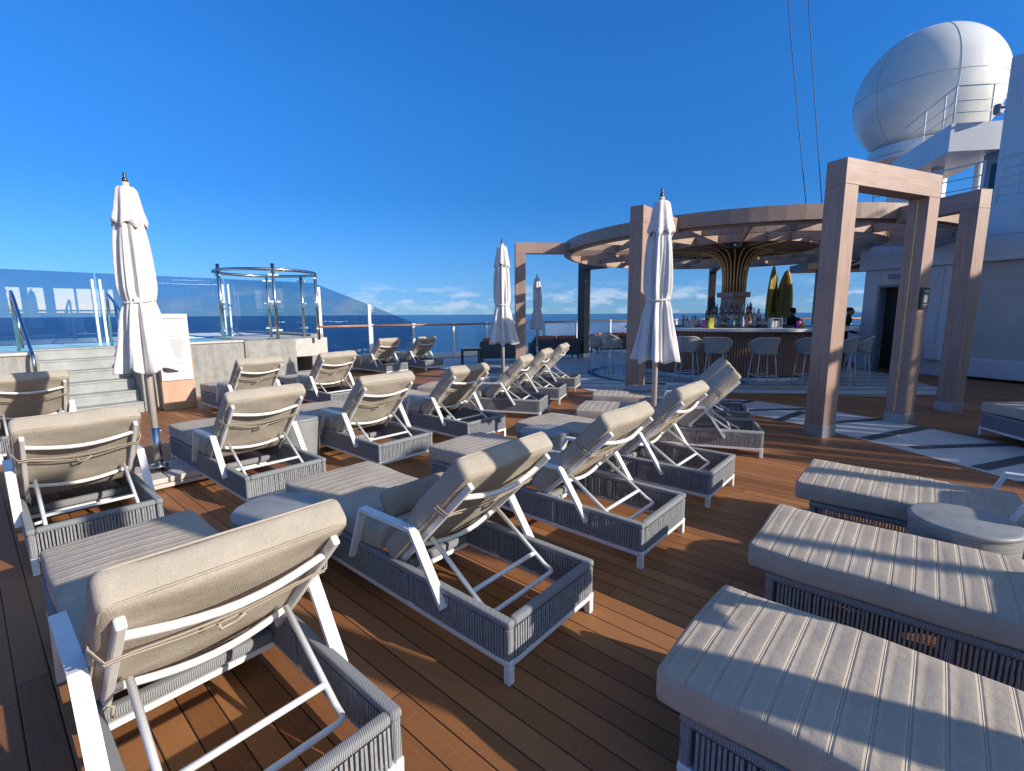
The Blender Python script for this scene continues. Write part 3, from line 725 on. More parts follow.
# ---------------------------------------------------------------- bar stools
def make_stool():
    root = empty('bar_stool', (0, 0, 0), 0, 'x', 'bar stool', 'woven bar stools round the counter')
    for k, (sx, sy) in enumerate(((-1, -1), (1, -1), (1, 1), (-1, 1))):
        q = MB(); q.tube([(sx*.17, sy*.16, .74), (sx*.235, sy*.235, .0)], .013, 8); q.build('leg', M['stool_leg'], root)
    q = MB(); c4 = [(sx*.214, sy*.21, .26) for sx, sy in ((-1, -1), (1, -1), (1, 1), (-1, 1))]
    for i in range(4): q.tube([c4[i], c4[(i+1) % 4]], .009, 6)
    q.build('footrest', M['stool_leg'], root)
    q = MB(); q.rbox((0, 0, .755), (.44, .42, .05), .02, res=(3, 3, 1)); q.build('seat', M['weave'], root, merge=True)
    # wrap-round lattice back; +x faces the bar, so the back is towards -x
    q = MB(); nu, nv = 30, 6
    def P(i, j):
        t = i/nu; a = R(180)+R(-118+236*t); e = abs(2*t-1)
        top = 1.09-.20*max(0, (e-.35)/.65)**1.2; z = .77+(top-.77)*j/nv; rr_ = .235+.045*j/nv
        return Vector((rr_*1.02*math.cos(a)+.01, rr_*1.12*math.sin(a), z))
    for i in range(nu):
        for j in range(nv):
            c_ = [P(i, j), P(i+1, j), P(i+1, j+1), P(i, j+1)]; m_ = sum(c_, Vector())/4
            if (i+j) % 2 == 0: inn = [m_+(p-m_)*.40 for p in c_]
            else: inn = [m_+(p-m_)*.12 for p in c_]
            q.add(c_+inn, [(k, (k+1) % 4, 4+(k+1) % 4, 4+k) for k in range(4)])
    o = q.build('woven_back', M['weave'], root); sm = o.modifiers.new('t', 'SOLIDIFY'); sm.thickness = .014
    q = MB(); q.tube([P(i, nv) for i in range(nu+1)], .013, 6); q.build('back_rim', M['stool_leg'], root)
    return root
stp = make_stool()
ordn = [(188, 3.9, 'leftmost bar stool, against the sea left of the wood pillar'), (196, 3.75, 'second bar stool from the left, just left of the wood pillar'),
        (229, 3.22, 'bar stool half hidden behind the white umbrella by the pillar'), (240.5, 3.22, 'bar stool directly right of the white umbrella by the pillar'),
        (257.5, 3.22, 'bar stool with sun dappled lattice back, under the surfboards'), (275, 3.22, 'bar stool cut by the left edge of the portal post'),
        (291, 3.22, 'bar stool seen inside the portal, nearer the left post'), (301, 3.22, 'bar stool seen inside the portal, in front of the dark door')]
for i, (dg, rad, lab) in enumerate(ordn):
    r = stp if i == 0 else copy_tree(stp); a = R(dg);
    r.location = (C.x+rad*math.cos(a), C.y+rad*math.sin(a), .006); r.rotation_euler.z = a+math.pi+R((-6, 8, 5, -4, 10, -12, 20, 35)[i]); r['label'] = lab

# ---------------------------------------------------------------- surfboards, people
sbp = None
for i, (x, yv, rz, h, ln, lab) in enumerate(((9.12, 16.9, 25, 3.25, 0, 'tallest mustard surfboard standing upright behind the bar, at the left of three'), (9.31, 17.05, 80, 2.95, 0, 'narrow looking mustard surfboard between the two others, seen edge on'), (9.44, 16.9, -25, 3.12, .045, 'right hand mustard surfboard leaning outwards behind the bar'))):
    q = MB(); L_ = []; n = 24
    for k in range(n+1):
        t = k/n; w = .30*math.sin(math.pi*min(1, t*.93+.07))**.55*(1 if t < .5 else 1)
        if t > .93: w = .30*((1-t)/.07)**.6*math.sin(math.pi*(.93*.93+.07))**.55
        L_.append((w, h*t))
    vs = []
    for w, z in L_:
        vs += [(-w, .0, z), (-w*.6, -.028, z), (w*.6, -.028, z), (w, 0, z), (w*.6, .028, z), (-w*.6, .028, z)]
    fs = []
    for k in range(n):
        for j in range(6): fs.append((k*6+j, k*6+(j+1) % 6, (k+1)*6+(j+1) % 6, (k+1)*6+j))
    q.add(vs, fs, True); r = empty('surfboard', (x, yv, .004), R(rz), lab, 'surfboard', 'mustard surfboards behind the bar')
    if ln: r.rotation_euler.y = ln
    q.build('board', M['yellow'], r)
    s = MB(); s.box((0, -.031, h*.5), (.022, .004, h*.86)); s.box((0, .031, h*.5), (.022, .004, h*.86)); s.build('centre_stripe', M['black'], r)
def person(x, yv, rz, lab, h=1.72, lean=0):
    r = empty('person', (x, yv, .004), R(rz), lab, 'person')
    V = [((0, 0, .95), .15, .11), ((0, 0, 1.12), .14, .10), ((0, -lean*.3, 1.3), .17, .11), ((0, -lean*.5, 1.43), .16, .09), ((0, -lean*.6, 1.50), .055, .055), ((0, -lean*.7, 1.57), .055, .055), ((0, -lean*.8, 1.63), .075, .09), ((0, -lean*.8, 1.70), .072, .088)]
    E_ = [(i, i+1) for i in range(7)]
    for s in (-1, 1):
        b = len(V); V += [((s*.20, -lean*.5, 1.42), .06, .06), ((s*.25, -.02, 1.15), .045, .045), ((s*.21, -.22, 1.04), .035, .035), ((s*.19, -.30, 1.03), .03, .02)]
        E_ += [(3, b), (b, b+1), (b+1, b+2), (b+2, b+3)]
        b = len(V); V += [((s*.10, 0, .86), .09, .09), ((s*.11, -.01, .48), .06, .065), ((s*.11, .02, .09), .04, .045), ((s*.11, -.12, .03), .04, .03)]
        E_ += [(0, b), (b, b+1), (b+1, b+2), (b+2, b+3)]
    me = bpy.data.meshes.new('body'); me.from_pydata([v[0] for v in V], E_, []); o = bpy.data.objects.new('body', me); col.objects.link(o); o.parent = r
    o.modifiers.new('s', 'SKIN')
    for sv, v in zip(me.skin_vertices[0].data, V): sv.radius = (v[1], v[2])
    me.skin_vertices[0].data[0].use_root = True
    sb = o.modifiers.new('b', 'SUBSURF'); sb.levels = sb.render_levels = 2; me.materials.append(M['cloth_black'])
    for s in (-1, 1):
        q = MB(); q.rbox((s*.19, -.33, 1.02), (.06, .07, .03), .014, res=(1, 1, 1))
        for k in range(4): q.tube([(s*.19-.022+.015*k, -.36, 1.022), (s*.19-.022+.015*k, -.395-.006*(k in (1, 2)), 1.015), (s*.19-.022+.015*k, -.415-.006*(k in (1, 2)), 1.0)], .0072, 6)
        q.tube([(s*.19-s*.03, -.33, 1.02), (s*.19-s*.05, -.365, 1.012)], .009, 6); q.build('hand', M['skin'], r)
    q = MB(); q.rbox((0, -lean*.8-.015, 1.635), (.15, .17, .21), .07, res=(2, 2, 2)); q.box((0, -lean*.8-.098, 1.63), (.022, .04, .045), bev=.005)
    for s in (-1, 1): q.rbox((s*.074, -lean*.8, 1.63), (.03, .04, .06), .009, res=(1, 1, 1))
    q.build('face', M['skin'], r, merge=True)
    q = MB(); q.rbox((0, -lean*.8+.02, 1.70), (.165, .18, .13), .06, res=(2, 2, 2)); q.build('hair', M['hair'], r, merge=True)
    return r
person(8.05, 13.75, 150, 'bartender in black clothes standing behind the bar beside the surfboards')
person(9.75, 14.0, 60, 'person in black clothes at the far right of the bar, seen through the portal', lean=.12)

# ---------------------------------------------------------------- lounge furniture under the rail
def sofa(x, yv, rz, w, lab, cush=True, h=.74):
    r = empty('wicker_sofa', (x, yv, .004), R(rz), lab, 'sofa', 'dark wicker sofas turned towards the sea')
    q = MB(); q.rbox((0, -.36, .44), (w, .10, h-.14), .03, res=(6, 1, 4))
    q.build('backrest', M['dark_wicker'], r, merge=True)
    q = MB(); q.rbox((0, .02, .27), (w-.02, .66, .22), .03, res=(6, 3, 2)); q.build('seat', M['dark_wicker'], r, merge=True)
    for s in (-1, 1):
        q = MB(); q.rbox((s*(w/2-.05), .02, .42), (.1, .70, .34), .03, res=(1, 4, 2)); q.build('arm', M['dark_wicker'], r, merge=True)
    for sx in (-1, 1):
        for sy in (-1, 1):
            q = MB(); q.box((sx*(w/2-.08), sy*.32, .08), (.04, .04, .16)); q.build('leg', M['black'], r)
    if cush:
        n = max(1, round(w/.7))
        for k in range(n):
            ww = (w-.16)/n; q = MB(); q.rbox((-(w-.16)/2+ww*(k+.5), -.20, .63), (ww-.03, .16, .42), .06, res=(3, 1, 3)); o = q.build('back_cushion', M['orange'], r, merge=True)
    return r
sofa(-.35, 16.3, 5, 1.5, 'dark wicker sofa seen from behind under the closed umbrella by the rail', True, .72)
sofa(1.05, 17.0, 10, .8, 'small dark wicker seat between the timber frame post and the wider sofa')
sofa(2.05-.45, 16.9+.7, 10, 1.7, 'wide dark wicker sofa with a row of rust coloured cushions')
sofa(4.1, 19.9, 12, 1.5, 'dark wicker sofa with rust cushions behind the leftmost bar stool')
t = empty('end_table', (-1.35, 15.6, .004), R(10), 'dark framed end table with a white top left of the wicker sofa', 'end table')
q = MB(); q.box((0, 0, .54), (.62, .6, .03), bev=.005); q.build('table_top', M['board_white'], t)
q = MB(); q.box((0, 0, .49), (.6, .58, .06), bev=.004); q.build('apron', M['black'], t)
for sx in (-1, 1):
    for sy in (-1, 1):
        q = MB(); q.box((sx*.28, sy*.27, .23), (.045, .045, .46)); q.build('leg', M['black'], t)
lb = MB(); lb.lathe([(0, 0), (.045, 0), (.048, .12), (.03, .17), (.016, .2), (.016, .24), (0, .24)], 14); o = lb.build('water_bottle', M['board_white']); o.location = (2.78, 10.0, .006); tag(o, 'small white bottle standing on the paving right of the wood pillar', 'bottle')

# ---------------------------------------------------------------- ship rail and glass
U0 = 15.2
def seg_box(mb, a, b, z, w, h, bev=.004):
    a = Vector(a); b = Vector(b); d = b-a; mb.box(((a.x+b.x)/2, (a.y+b.y)/2, z), (d.length, w, h), rz=math.atan2(d.y, d.x), bev=bev)
rail = empty('ship_railing', (RAIL[2][0], RAIL[2][1], 0), 0, 'ship side railing with teak handrail, white posts and clear glass along the sea', 'railing')
O = Vector((RAIL[2][0], RAIL[2][1]))
pts = [Vector(p)-O for p in RAIL[1:]]
for i in range(len(pts)-1):
    q = MB(); a, b = pts[i], pts[i+1]; q.tube([(a.x, a.y, 1.25), (b.x, b.y, 1.25)], .038, 10); q.build('handrail', M['teak'], rail)
    q = MB(); seg_box(q, a, b, .09, .10, .18); q.build('kerb', M['ship'], rail)
    d = (b-a).normalized(); L_ = (b-a).length
    q = MB(); q.box(((a.x+b.x)/2, (a.y+b.y)/2, .68), (L_-.1, .012, .96), rz=math.atan2(d.y, d.x)); q.build('glass_panel', M['glass_rail'], rail)
    npost = max(1, round(L_/1.8))
    for k in range(npost):
        p = a+d*(L_*k/npost)
        if i == 0 and k == 0: continue
        q = MB(); q.box((p.x, p.y, .70), (.10, .10, 1.04), rz=math.atan2(d.y, d.x), bev=.01); q.box((p.x, p.y, 1.285), (.16, .12, .05), rz=math.atan2(d.y, d.x), bev=.01); q.build('post', M['ship'], rail)
ws = empty('glass_windscreen', (ship(U0, 0)), 0, 'tall blue tinted glass windscreen behind the pool, sloping down to the ship rail', 'windscreen')
def wl(w, z=0): v = WA*w; return Vector((v.x, v.y, z))
rzw = math.atan2(WA.y, WA.x)
posts = [-10.0, -6.9, -3.8, -.75, 2.3, 5.1, 7.86]
for i in range(len(posts)-1):
    q = MB(); mdl = (posts[i]+posts[i+1])/2; p = wl(mdl); q.box((p.x, p.y, 1.42), (posts[i+1]-posts[i]-.03, .016, 2.5), rz=rzw); q.build('glass_panel', M['glass'], ws)
for w in posts:
    for dw in ((-.07, .07) if w < 7 else (0,)):
        p = wl(w+dw)-UA*.06; q = MB(); q.box((p.x, p.y, 1.27), (.05 if w < 7 else .11, .06, 2.54 if w > 7 else 2.5), rz=rzw, bev=.006); q.build('post', M['ship'], ws)
    if w > 7:
        for z in (2.3, 1.9): q = MB(); p = wl(w)-UA*.1-WA*.07; q.box((p.x, p.y, z), (.08, .06, .05), rz=rzw, bev=.006); q.build('clamp', M['steel'], ws)
# sloping panel from the last tall post to the low rail
A = Vector((-6.4, 15.75)); B = Vector((-5.02, 17.1)); D = Vector((-3.56, 17.75)); Ow = ship(U0, 0)
q = MB(); th = .012
for a, b, za, zb in ((A, B, 2.66, 1.97), (B, D, 1.97, 1.30)):
    a_, b_2 = Vector((a.x, a.y, 0))-Ow, Vector((b.x, b.y, 0))-Ow; nrm = Vector((-(b-a).y, (b-a).x, 0)).normalized()*th
    vs = [a_+Vector((0, 0, .2)), b_2+Vector((0, 0, .2)), b_2+Vector((0, 0, zb)), a_+Vector((0, 0, za))]
    q.add(vs+[v+nrm for v in vs], [(0, 1, 2, 3), (7, 6, 5, 4), (0, 4, 5, 1), (1, 5, 6, 2), (2, 6, 7, 3), (3, 7, 4, 0)])
q.build('sloping_panel', M['glass'], ws)
q = MB(); p = Vector((B.x, B.y, 0))-Ow; q.box((p.x-.04, p.y-.05, 1.0), (.11, .09, 2.0), rz=.75, bev=.01); q.build('post', M['ship'], ws)

# ---------------------------------------------------------------- pool
pool = empty('raised_pool', (ship(11.1, 2.0)), AX, 'raised concrete pool with pale coping and turquoise edge behind the notice stand', 'pool')
def PL(u, w): return (u-11.1, -(w-2.0))
def pbox(mb, u0, u1, w0, w1, z0, z1, bev=.01):
    x0, y0 = PL(u0, w0); x1, y1 = PL(u1, w1); mb.box(((x0+x1)/2, (y0+y1)/2, (z0+z1)/2), (abs(x1-x0), abs(y1-y0), z1-z0), bev=bev)
WT = 1.12
q = MB(); pbox(q, 11.1, 11.45, 2.3, 4.0, 0, WT-.05); q.build('front_wall', M['concrete'], pool)
q = MB(); pbox(q, 11.07, 11.45, 4.01, 5.12, 0, WT-.02); q.build('front_wall', M['concrete'], pool)
q = MB(); pbox(q, 10.1, 11.44, 1.97, 2.27, 0, WT); q.build('cheek_wall', M['concrete'], pool)
q = MB(); pbox(q, 10.1, 11.45, -9, .75, 0, WT-.05); q.build('left_wall', M['concrete'], pool)
q = MB(); pbox(q, 10.07, 10.45, -9, .72, WT-.048, WT+.0); pbox(q, 11.07, 11.47, 2.29, 4.0, WT-.048, WT); q.build('coping', M['coping'], pool)
q = MB(); pbox(q, 11.46, 11.9, 4.82, 5.12, 0, WT-.021); q.build('return_wall', M['concrete'], pool)
q = MB(); pbox(q, 12.8, 15.0, 6.35, 6.72, 0, WT); q.build('end_wall', M['concrete'], pool)
q = MB(); pbox(q, 11.9, 14.9, 4.6, 6.34, .6, WT-.06); q.build('landing', M['coping'], pool)
q = MB(); pbox(q, 12.2, 12.79, 5.13, 6.72, 0, .14); q.build('low_step', M['coping'], pool)
q = MB(); pbox(q, 11.46, 15.0, -9, 4.59, .5, WT-.10, 0); q.build('water', M['water'], pool)
q = MB(); pbox(q, 11.455, 11.62, -9, 4.59, WT-.099, WT-.055); q.build('tiled_edge', M['tile'], pool)
ns = 6
for k in range(ns):
    z1 = (k+1)*(WT-.02)/ns; u0_ = 10.12+k*.225
    q = MB(); pbox(q, u0_, u0_+ (1.47-k*.225), .76, 1.96, z1-(WT-.02)/ns+.001 if k else 0, z1-.03, .002); o = q.build('step', M['step'], pool)
    q2 = MB(); pbox(q2, u0_-.015, u0_+.26 if k < ns-1 else 11.44, .76, 1.96, z1-.029, z1, .003); q2.build('nosing', M['step'], o)
def bent(pts, k=6):
    P_ = [Vector(p) for p in pts]; out = [P_[0]]
    for i in range(1, len(P_)-1):
        a = P_[i]+(P_[i-1]-P_[i])*min(.45, .22/((P_[i-1]-P_[i]).length)); b = P_[i]+(P_[i+1]-P_[i])*min(.45, .22/((P_[i+1]-P_[i]).length))
        for t in range(k+1):
            s = t/k; out.append(a*(1-s)**2+P_[i]*2*s*(1-s)+b*s*s)
    out.append(P_[-1]); return out
for w, lab in ((.68, 'bent steel handrail at the left of the pool steps'), (2.08, 'bent steel handrail at the right of the pool steps')):
    h = empty('pool_handrail', ship(11.1, w, 0), AX, lab, 'handrail')
    tail = [(-1.22, 0, 1.08), (-1.22, 0, .72), (-1.0, 0, .66)] if w < 1 else [(-1.20, 0, 1.05), (-1.22, 0, 0)]
    ex = 0 if w < 1 else .62
    q = MB(); q.tube(bent([(1.15+ex, 0, WT-.1), (1.05+ex, 0, 2.12), (.72+ex, 0, 2.02), (-.95, 0, 1.18)]+tail), .024, 10); q.build('rail', M['steel'], h)
    q = MB(); q.tube([(.30+ex*.8, 0, WT), (.46+ex*.9, 0, 1.90)], .02, 10); q.build('stanchion', M['steel'], h)

# round steel and glass enclosure on the pool wall
ec = Vector((-6.02, 11.95)); er = 1.12
en = empty('round_enclosure', (ec.x, ec.y, 0), 0, 'round enclosure of polished steel posts, top ring and curved clear glass on the pool wall', 'glass enclosure')
q = MB(); q.tube([(er*math.cos(2*math.pi*k/48), er*math.sin(2*math.pi*k/48), 2.67) for k in range(48)], .036, 10, closed=True); q.build('top_ring', M['steel'], en)
pp = [(-6.65, 11.0), (-5.42, 11.05), (-4.92, 12.2), (-6.55, 13.0), (-5.6, 13.1)]
for (x, yv) in pp:
    d = (Vector((x, yv))-ec).normalized()*er; q = MB(); q.tube([(d.x, d.y, WT-.1), (d.x, d.y, 2.80 if yv < 11.08 else 2.68)], .038, 12); q.build('post', M['steel'], en)
    for z in (1.3, 1.95, 2.55):
        e = Vector((-d.y, d.x)).normalized()*.03; q = MB(); q.box((d.x, d.y, z), (.22, .05, .045), rz=math.atan2(e.y, e.x), bev=.006); q.build('clamp', M['ship'], en)
q = MB(); q.lathe([(er-.01, 1.2), (er-.01, 2.58)], 64, a0=R(-70), a1=R(215)); q.build('curved_glass', M['glass_clear'], en)

# ---------------------------------------------------------------- notice stand
ns_ = empty('notice_stand', ship(9.95, 2.20), AX, 'wood clad stand with a tall white printed notice panel beside the pool steps', 'notice stand')
q = MB(); q.box((.20, -.26, .62), (.40, .50, 1.02), bev=.004); q.build('body', M['oak'], ns_)
q = MB(); q.box((.20, -.26, .055), (.405, .505, .11), bev=.003); q.build('skirting', M['skirting'], ns_)
q = MB(); q.box((-.02, -.25, 1.10), (.02, .47, 1.16), bev=.003); bd = q.build('notice_panel', M['board_white'], ns_)
q = MB()
z = 1.60; k = 0
while z > .80:
    if not (.86 < z < .90):
        w = .36-.04*((k*7) % 4); q.box((-.0325, -.25+.0*w, z), (.003, w if z > 1.05 else .18, .007 if k else .018))
    z -= .024 if (z > 1.25) else .018; k += 1
q.build('print', M['ink'], bd)

# ---------------------------------------------------------------- superstructure (right)
WP = Vector((11.17, 11.365)); WD = R(-67)
dh = empty('deckhouse', (WP.x, WP.y, 0), WD, 'white ship deckhouse at the right with a cream lower wall, dark doorway and upper decks', 'deckhouse')
# local x: along the wall towards the camera side, local y: into the building (y>0 is inwards = +x world)
def dbox(name, m, x0, x1, y0, y1, z0, z1, bev=.01, parent=None):
    q = MB(); q.box(((x0+x1)/2, (y0+y1)/2, (z0+z1)/2), (x1-x0, y1-y0, z1-z0), bev=bev); return q.build(name, M[m], parent or dh)
dbox('lower_wall', 'ship_cream', -.35, 14, .12, 4, .24, 2.78)
dbox('wall_base', 'ship', -.36, 14, .02, 4, .06, .50, .02)
dbox('pier', 'ship', -1.55, -.352, .05, 4, 0.0, 2.78)
dbox('pier', 'ship', -2.75, -2.35, .05, 4, 0.0, 2.78)
dbox('wall_over_door', 'ship', -2.348, -1.552, .06, 4, 2.36, 2.78)
dbox('door', 'black', -2.30, -1.60, .30, .36, .02, 2.30)
for a, b in ((-2.36, -2.30), (-1.60, -1.54)): dbox('door_frame', 'ship_trim', a, b, -.01, .30, 0, 2.36)
dbox('door_frame', 'ship_trim', -2.30, -1.60, -.01, .30, 2.30, 2.36)
dbox('fascia', 'ship', -2.9, 14, -.02, 5, 2.785, 3.35, .02)
dbox('fascia', 'ship', -2.9, 14, .02, 5, 3.355, 4.06, .02)
dbox('electric_box', 'ship', -1.05, -.72, -.12, .05, .42, .80, .01)
for x in (1.1, 3.4): dbox('wall_vent', 'ship_trim', x, x+.42, .085, .12, 2.05, 2.35, .01)
for x_, y_, z_, r_c in ((-.9, 0, .82, .018), (2.6, .08, .5, .028)):
    q = MB(); q.tube([(x_, y_, z_), (x_, y_, 2.78)], r_c, 8); q.build('conduit', M['ship'], dh)
q = MB(); q.rbox((-1.95, -.06, 2.58), (.24, .14, .12), .03, res=(2, 1, 1)); q.build('wall_light', M['ship_trim'], dh)
# upper deck level
dbox('upper_wall', 'ship_trim', -1.8, 1.2, 3.2, 3.6, 4.06, 6.0)
dbox('upper_window', 'dark_glass', -1.6, -1.0, 3.17, 3.2, 4.6, 5.7)

dbox('tower', 'ship', -.52, 2.9, .915, 3.1, 4.07, 7.55, .02)
q = MB(); q.tube([(.45, 2.0, 7.5), (.45, 2.0, 11.5)], [.6, .35], 16); q.build('mast', M['ship'], dh)
# unseen blocks, fins and louvres added further along to shade the posts and deck
for a, b, zt in ((7.6, 8.55, 6.3), (9.10, 10.0, 6.1)): dbox('shade_block', 'ship', a, b, 1.0, 3, 4.07, zt)
dbox('shade_parapet', 'ship', 10.0, 15.2, 1.0, 1.2, 4.07, 4.7)
for k in range(12): dbox('shade_fin', 'ship', 10.12+k*.43, 10.34+k*.43, 1.0, 1.12, 4.71, 6.5+.08*(k % 3))
dbox('shade_fin_cap', 'ship', 10.0, 12.6, 1.0, 1.13, 6.68, 7.0)
for a, b, z0, z1 in ((8.56, 9.09, 4.7, 6.0), (10.56, 10.96, 4.9, 6.4)):
    q = MB(); z = z0
    while z < z1: q.box(((a+b)/2, 1.05, z), (b-a, .02, .06), bev=0); z += .12
    q.box(((a+b)/2, 1.05, (4.07+z0-.1)/2), (b-a, .1, z0-.1-4.07)); q.build('shade_louvre', M['ship'], dh)
for x, z0, dz in ((7.65, 6.3, .55), (9.1, 6.1, .7)):
    q = MB(); q.add([(x, 1.1, z0), (x+.9, 1.1, z0), (x+.9, 1.1, z0+dz), (x, 1.3, z0), (x+.9, 1.3, z0), (x+.9, 1.3, z0+dz)], [(0, 1, 2), (5, 4, 3), (0, 3, 4, 1), (1, 4, 5, 2), (2, 5, 3, 0)]); q.build('shade_wedge', M['ship'], dh)
def rails(name, pts, z0, hs, m='ship', r=.022, sp=1.2):
    q = MB()
    for h in hs: q.tube([(x, yv, z0+h) for x, yv in pts], r if h == hs[-1] else r*.6, 8)
    for i in range(len(pts)-1):
        a, b = Vector(pts[i]), Vector(pts[i+1]); L_ = (b-a).length; n = max(1, round(L_/sp))
        for k in range(n+1):
            p = a+(b-a)*k/n; q.tube([(p.x, p.y, z0), (p.x, p.y, z0+hs[-1])], r*.9, 8)
    return q.build(name, M[m], dh)
rails('deck_railing', [(-2.8, .12), (-.40, .12)], 4.06, (.25, .5, .75, 1.05)); rails('deck_railing', [(-.1, .12), (13.9, .12)], 4.06, (.2, .4, .6, .8, 1.05), sp=1.0)
rails('shade_block_railing', [(7.65, 1.1), (8.5, 1.1)], 6.3, (.2, .4, .6, .8, 1.0), sp=.9)
# radome platform, beside the tower (world aligned with the dome)
pf = empty('radome_platform', (0, 0, 0), 0, 'white steel platform with a thin railing under the right side of the radome', 'platform')
q = MB(); q.prism([(12.15, 14.0), (13.7, 13.75), (14.6, 17.0), (13.2, 17.4)], 6.02, 6.75); q.build('slab', M['ship'], pf)
q = MB(); 
for h in (.3, .6, .98): q.tube([(13.25, 17.0, 6.75+h), (12.25, 14.08, 6.75+h), (13.6, 13.85, 6.75+h)], .022 if h > .9 else .014, 8)
for x, yv in ((12.25, 14.08), (12.42, 14.6), (13.15, 13.95), (13.6, 13.85), (12.8, 15.7)): q.tube([(x, yv, 6.75), (x, yv, 7.73)], .02, 8)
q.build('railing', M['ship'], pf)
q = MB(); q.tube([(13.2, 15.5, 4.06), (13.2, 15.5, 6.01)], .16, 12); q.tube([(14.0, 15.0, 4.06), (14.0, 15.0, 6.01)], .10, 12); q.build('support', M['ship'], pf)
# slatted screen and tall posts added out of view to cast shade stripes
sc = empty('shade_screen', (10.2, 2.9, 0), R(64.3), 'unseen slatted timber screen added to cast stripes of shade on the deck', 'screen')
for k, (o_, wd_) in enumerate(((-.95, .20), (-.47, .24), (0, .20), (.47, .22), (.93, .18), (1.3, .12))):
    q = MB(); q.box((o_, 0, 1.9), (wd_, .12, 3.8), bev=.004); q.build('slat', M['wood_v'], sc)
q = MB(); q.box((.15, 0, 3.86), (2.9, .14, .12), bev=.004); q.build('rail', M['wood_h'], sc)
for (x, yv, w_, h_, lab) in ((8.0, -.77, .11, 3.6, 'slim unseen white post added to cast a narrow shade band'), (8.6, .46, .17, 4.2, 'stouter unseen white post added to cast a wider shade band')):  # unseen posts, each added for one shade band on the ribbed seats
    q = MB(); q.tube([(0, 0, 0), (0, 0, h_)], w_/2, 16); q.lathe([(w_*.5, h_), (w_*1.1, h_+.05), (w_*1.1, h_+.3), (.0, h_+.36)], 16); o = q.build('shade_post', M['ship']); o.location = (x, yv, 0); tag(o, lab, 'lamp post')
lm = MB(); lm.box((0, 0, 0), (.16, .22, .26), bev=.03); lm.tube([(.05, 0, .0), (.38, .1, .2)], .03, 8); o = lm.build('flood_lamp', mat('lamp_grey', (.22, .24, .26), .5)); 
o.location = dh.matrix_basis @ Vector((.0, .62, 8.25)) if False else (WP.x+.0, WP.y+.0, 0)
mw = Matrix.Translation((WP.x, WP.y, 0)) @ Matrix.Rotation(WD, 4, 'Z'); o.location = Vector((13.1, 13.7, 6.98)); o.rotation_euler.z = WD; tag(o, 'grey flood lamp on a bracket at the corner of the upper platform railing', 'lamp')

# radome
rc = Vector((15.0, 18.48, 1.65+7.64)); rr = 2.168
rd = empty('radome', (rc.x, rc.y, rc.z-rr), 0, 'huge white spherical radome above the upper deck', 'radome')
q = MB(); prof = [(rr*math.cos(R(a)), rr+rr*math.sin(R(a))) for a in range(-64, 91, 4)]+[(0, 2*rr)]; q.lathe(prof, 72); q.build('dome', M['gfrp'], rd)
q = MB(); q.tube([((rr+.004)*math.cos(2*math.pi*k/72), (rr+.004)*math.sin(2*math.pi*k/72), rr) for k in range(72)], .009, 5, closed=True)
for j in range(6):
    a = R(j*60+12); q.tube([((rr+.003)*math.cos(R(t))*math.cos(a), (rr+.003)*math.cos(R(t))*math.sin(a), rr+(rr+.003)*math.sin(R(t))) for t in range(-60, 89, 4)], .009, 5)
q.build('panel_seam', M['gfrp_seam'], rd)
q = MB(); b0 = rr-rr*math.sin(R(64)); r0 = rr*math.cos(R(64)); q.lathe([(r0+.55, b0+.20), (r0+.62, b0+.16), (r0+.62, b0-.12), (r0+.45, b0-.25), (r0-.1, b0-.25), (r0-.1, -2.5)], 48, smooth=False); q.build('pedestal', M['ship'], rd)
q = MB(); q.lathe([(r0+.9, b0-.26), (r0+.9, b0-.36), (.2, b0-.36)], 48, smooth=False); q.build('service_ring', M['ship'], rd)

# side canopy frame between bar roof and deckhouse
cf = empty('side_canopy', (0, 0, 0), 0, 'dark flat canopy on a post between the bar and the deckhouse', 'canopy')
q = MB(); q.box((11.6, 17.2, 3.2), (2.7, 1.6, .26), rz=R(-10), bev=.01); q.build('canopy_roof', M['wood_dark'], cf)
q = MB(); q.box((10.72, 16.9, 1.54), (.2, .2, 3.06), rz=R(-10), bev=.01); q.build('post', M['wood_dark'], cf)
# low white locker behind the stools
lk = empty('white_locker', (10.9, 15.6, 0), R(-67), 'white locker and railing gate beyond the last bar stool', 'locker')
q = MB(); q.box((0, 0, .62), (1.3, .6, 1.2), bev=.03); q.build('cabinet', M['ship'], lk)
q = MB(); q.tube(bent([(-.8, -.35, .006), (-.8, -.35, 1.42), (.2, -.35, 1.42), (.2, -.35, .006)]), .03, 8); q.build('hoop', M['stool_leg'], lk)

# arcade deckhouse astern of the camera (mirrored in the pool glass)
ar = empty('aft_arcade', (ship(-17, -6)), AX, 'open white arcade deckhouse at the other end of the deck', 'deckhouse')
q = MB(); x = -15
q.box((0, 0, 5.0), (.4, 64, 2.7)); q.box((0, 0, .95), (.4, 64, 1.9)); q.box((0, 0, 2.05), (1.2, 64, .12))
yy = -31.8; rn = random.Random(2)
while yy < 31.8:
    wd = rn.choice((.5, .9, 1.6)); q.box((0, yy, 2.78), (.4, wd, 1.75)); yy += wd/2+rn.choice((1.6, 2.4, 3.0))+.6
q.build('wall', M['ship_trim'], ar)

# masthead wires
for (x0, z0, x1, z1, yv, lab) in ((6.70, 10.2, 7.72, 4.46, 13.0, 'left one of the two thin wires running up into the sky'), (7.22, 10.2, 8.14, 4.46, 13.0, 'right one of the two thin wires running up into the sky')):
    q = MB(); q.tube([(x0+(x1-x0)*t/12, yv, z0+(z1-z0)*t/12-.05*math.sin(math.pi*t/12)) for t in range(13)], .010, 5); o = q.build('stay_wire', M['black']); tag(o, lab, 'wire')

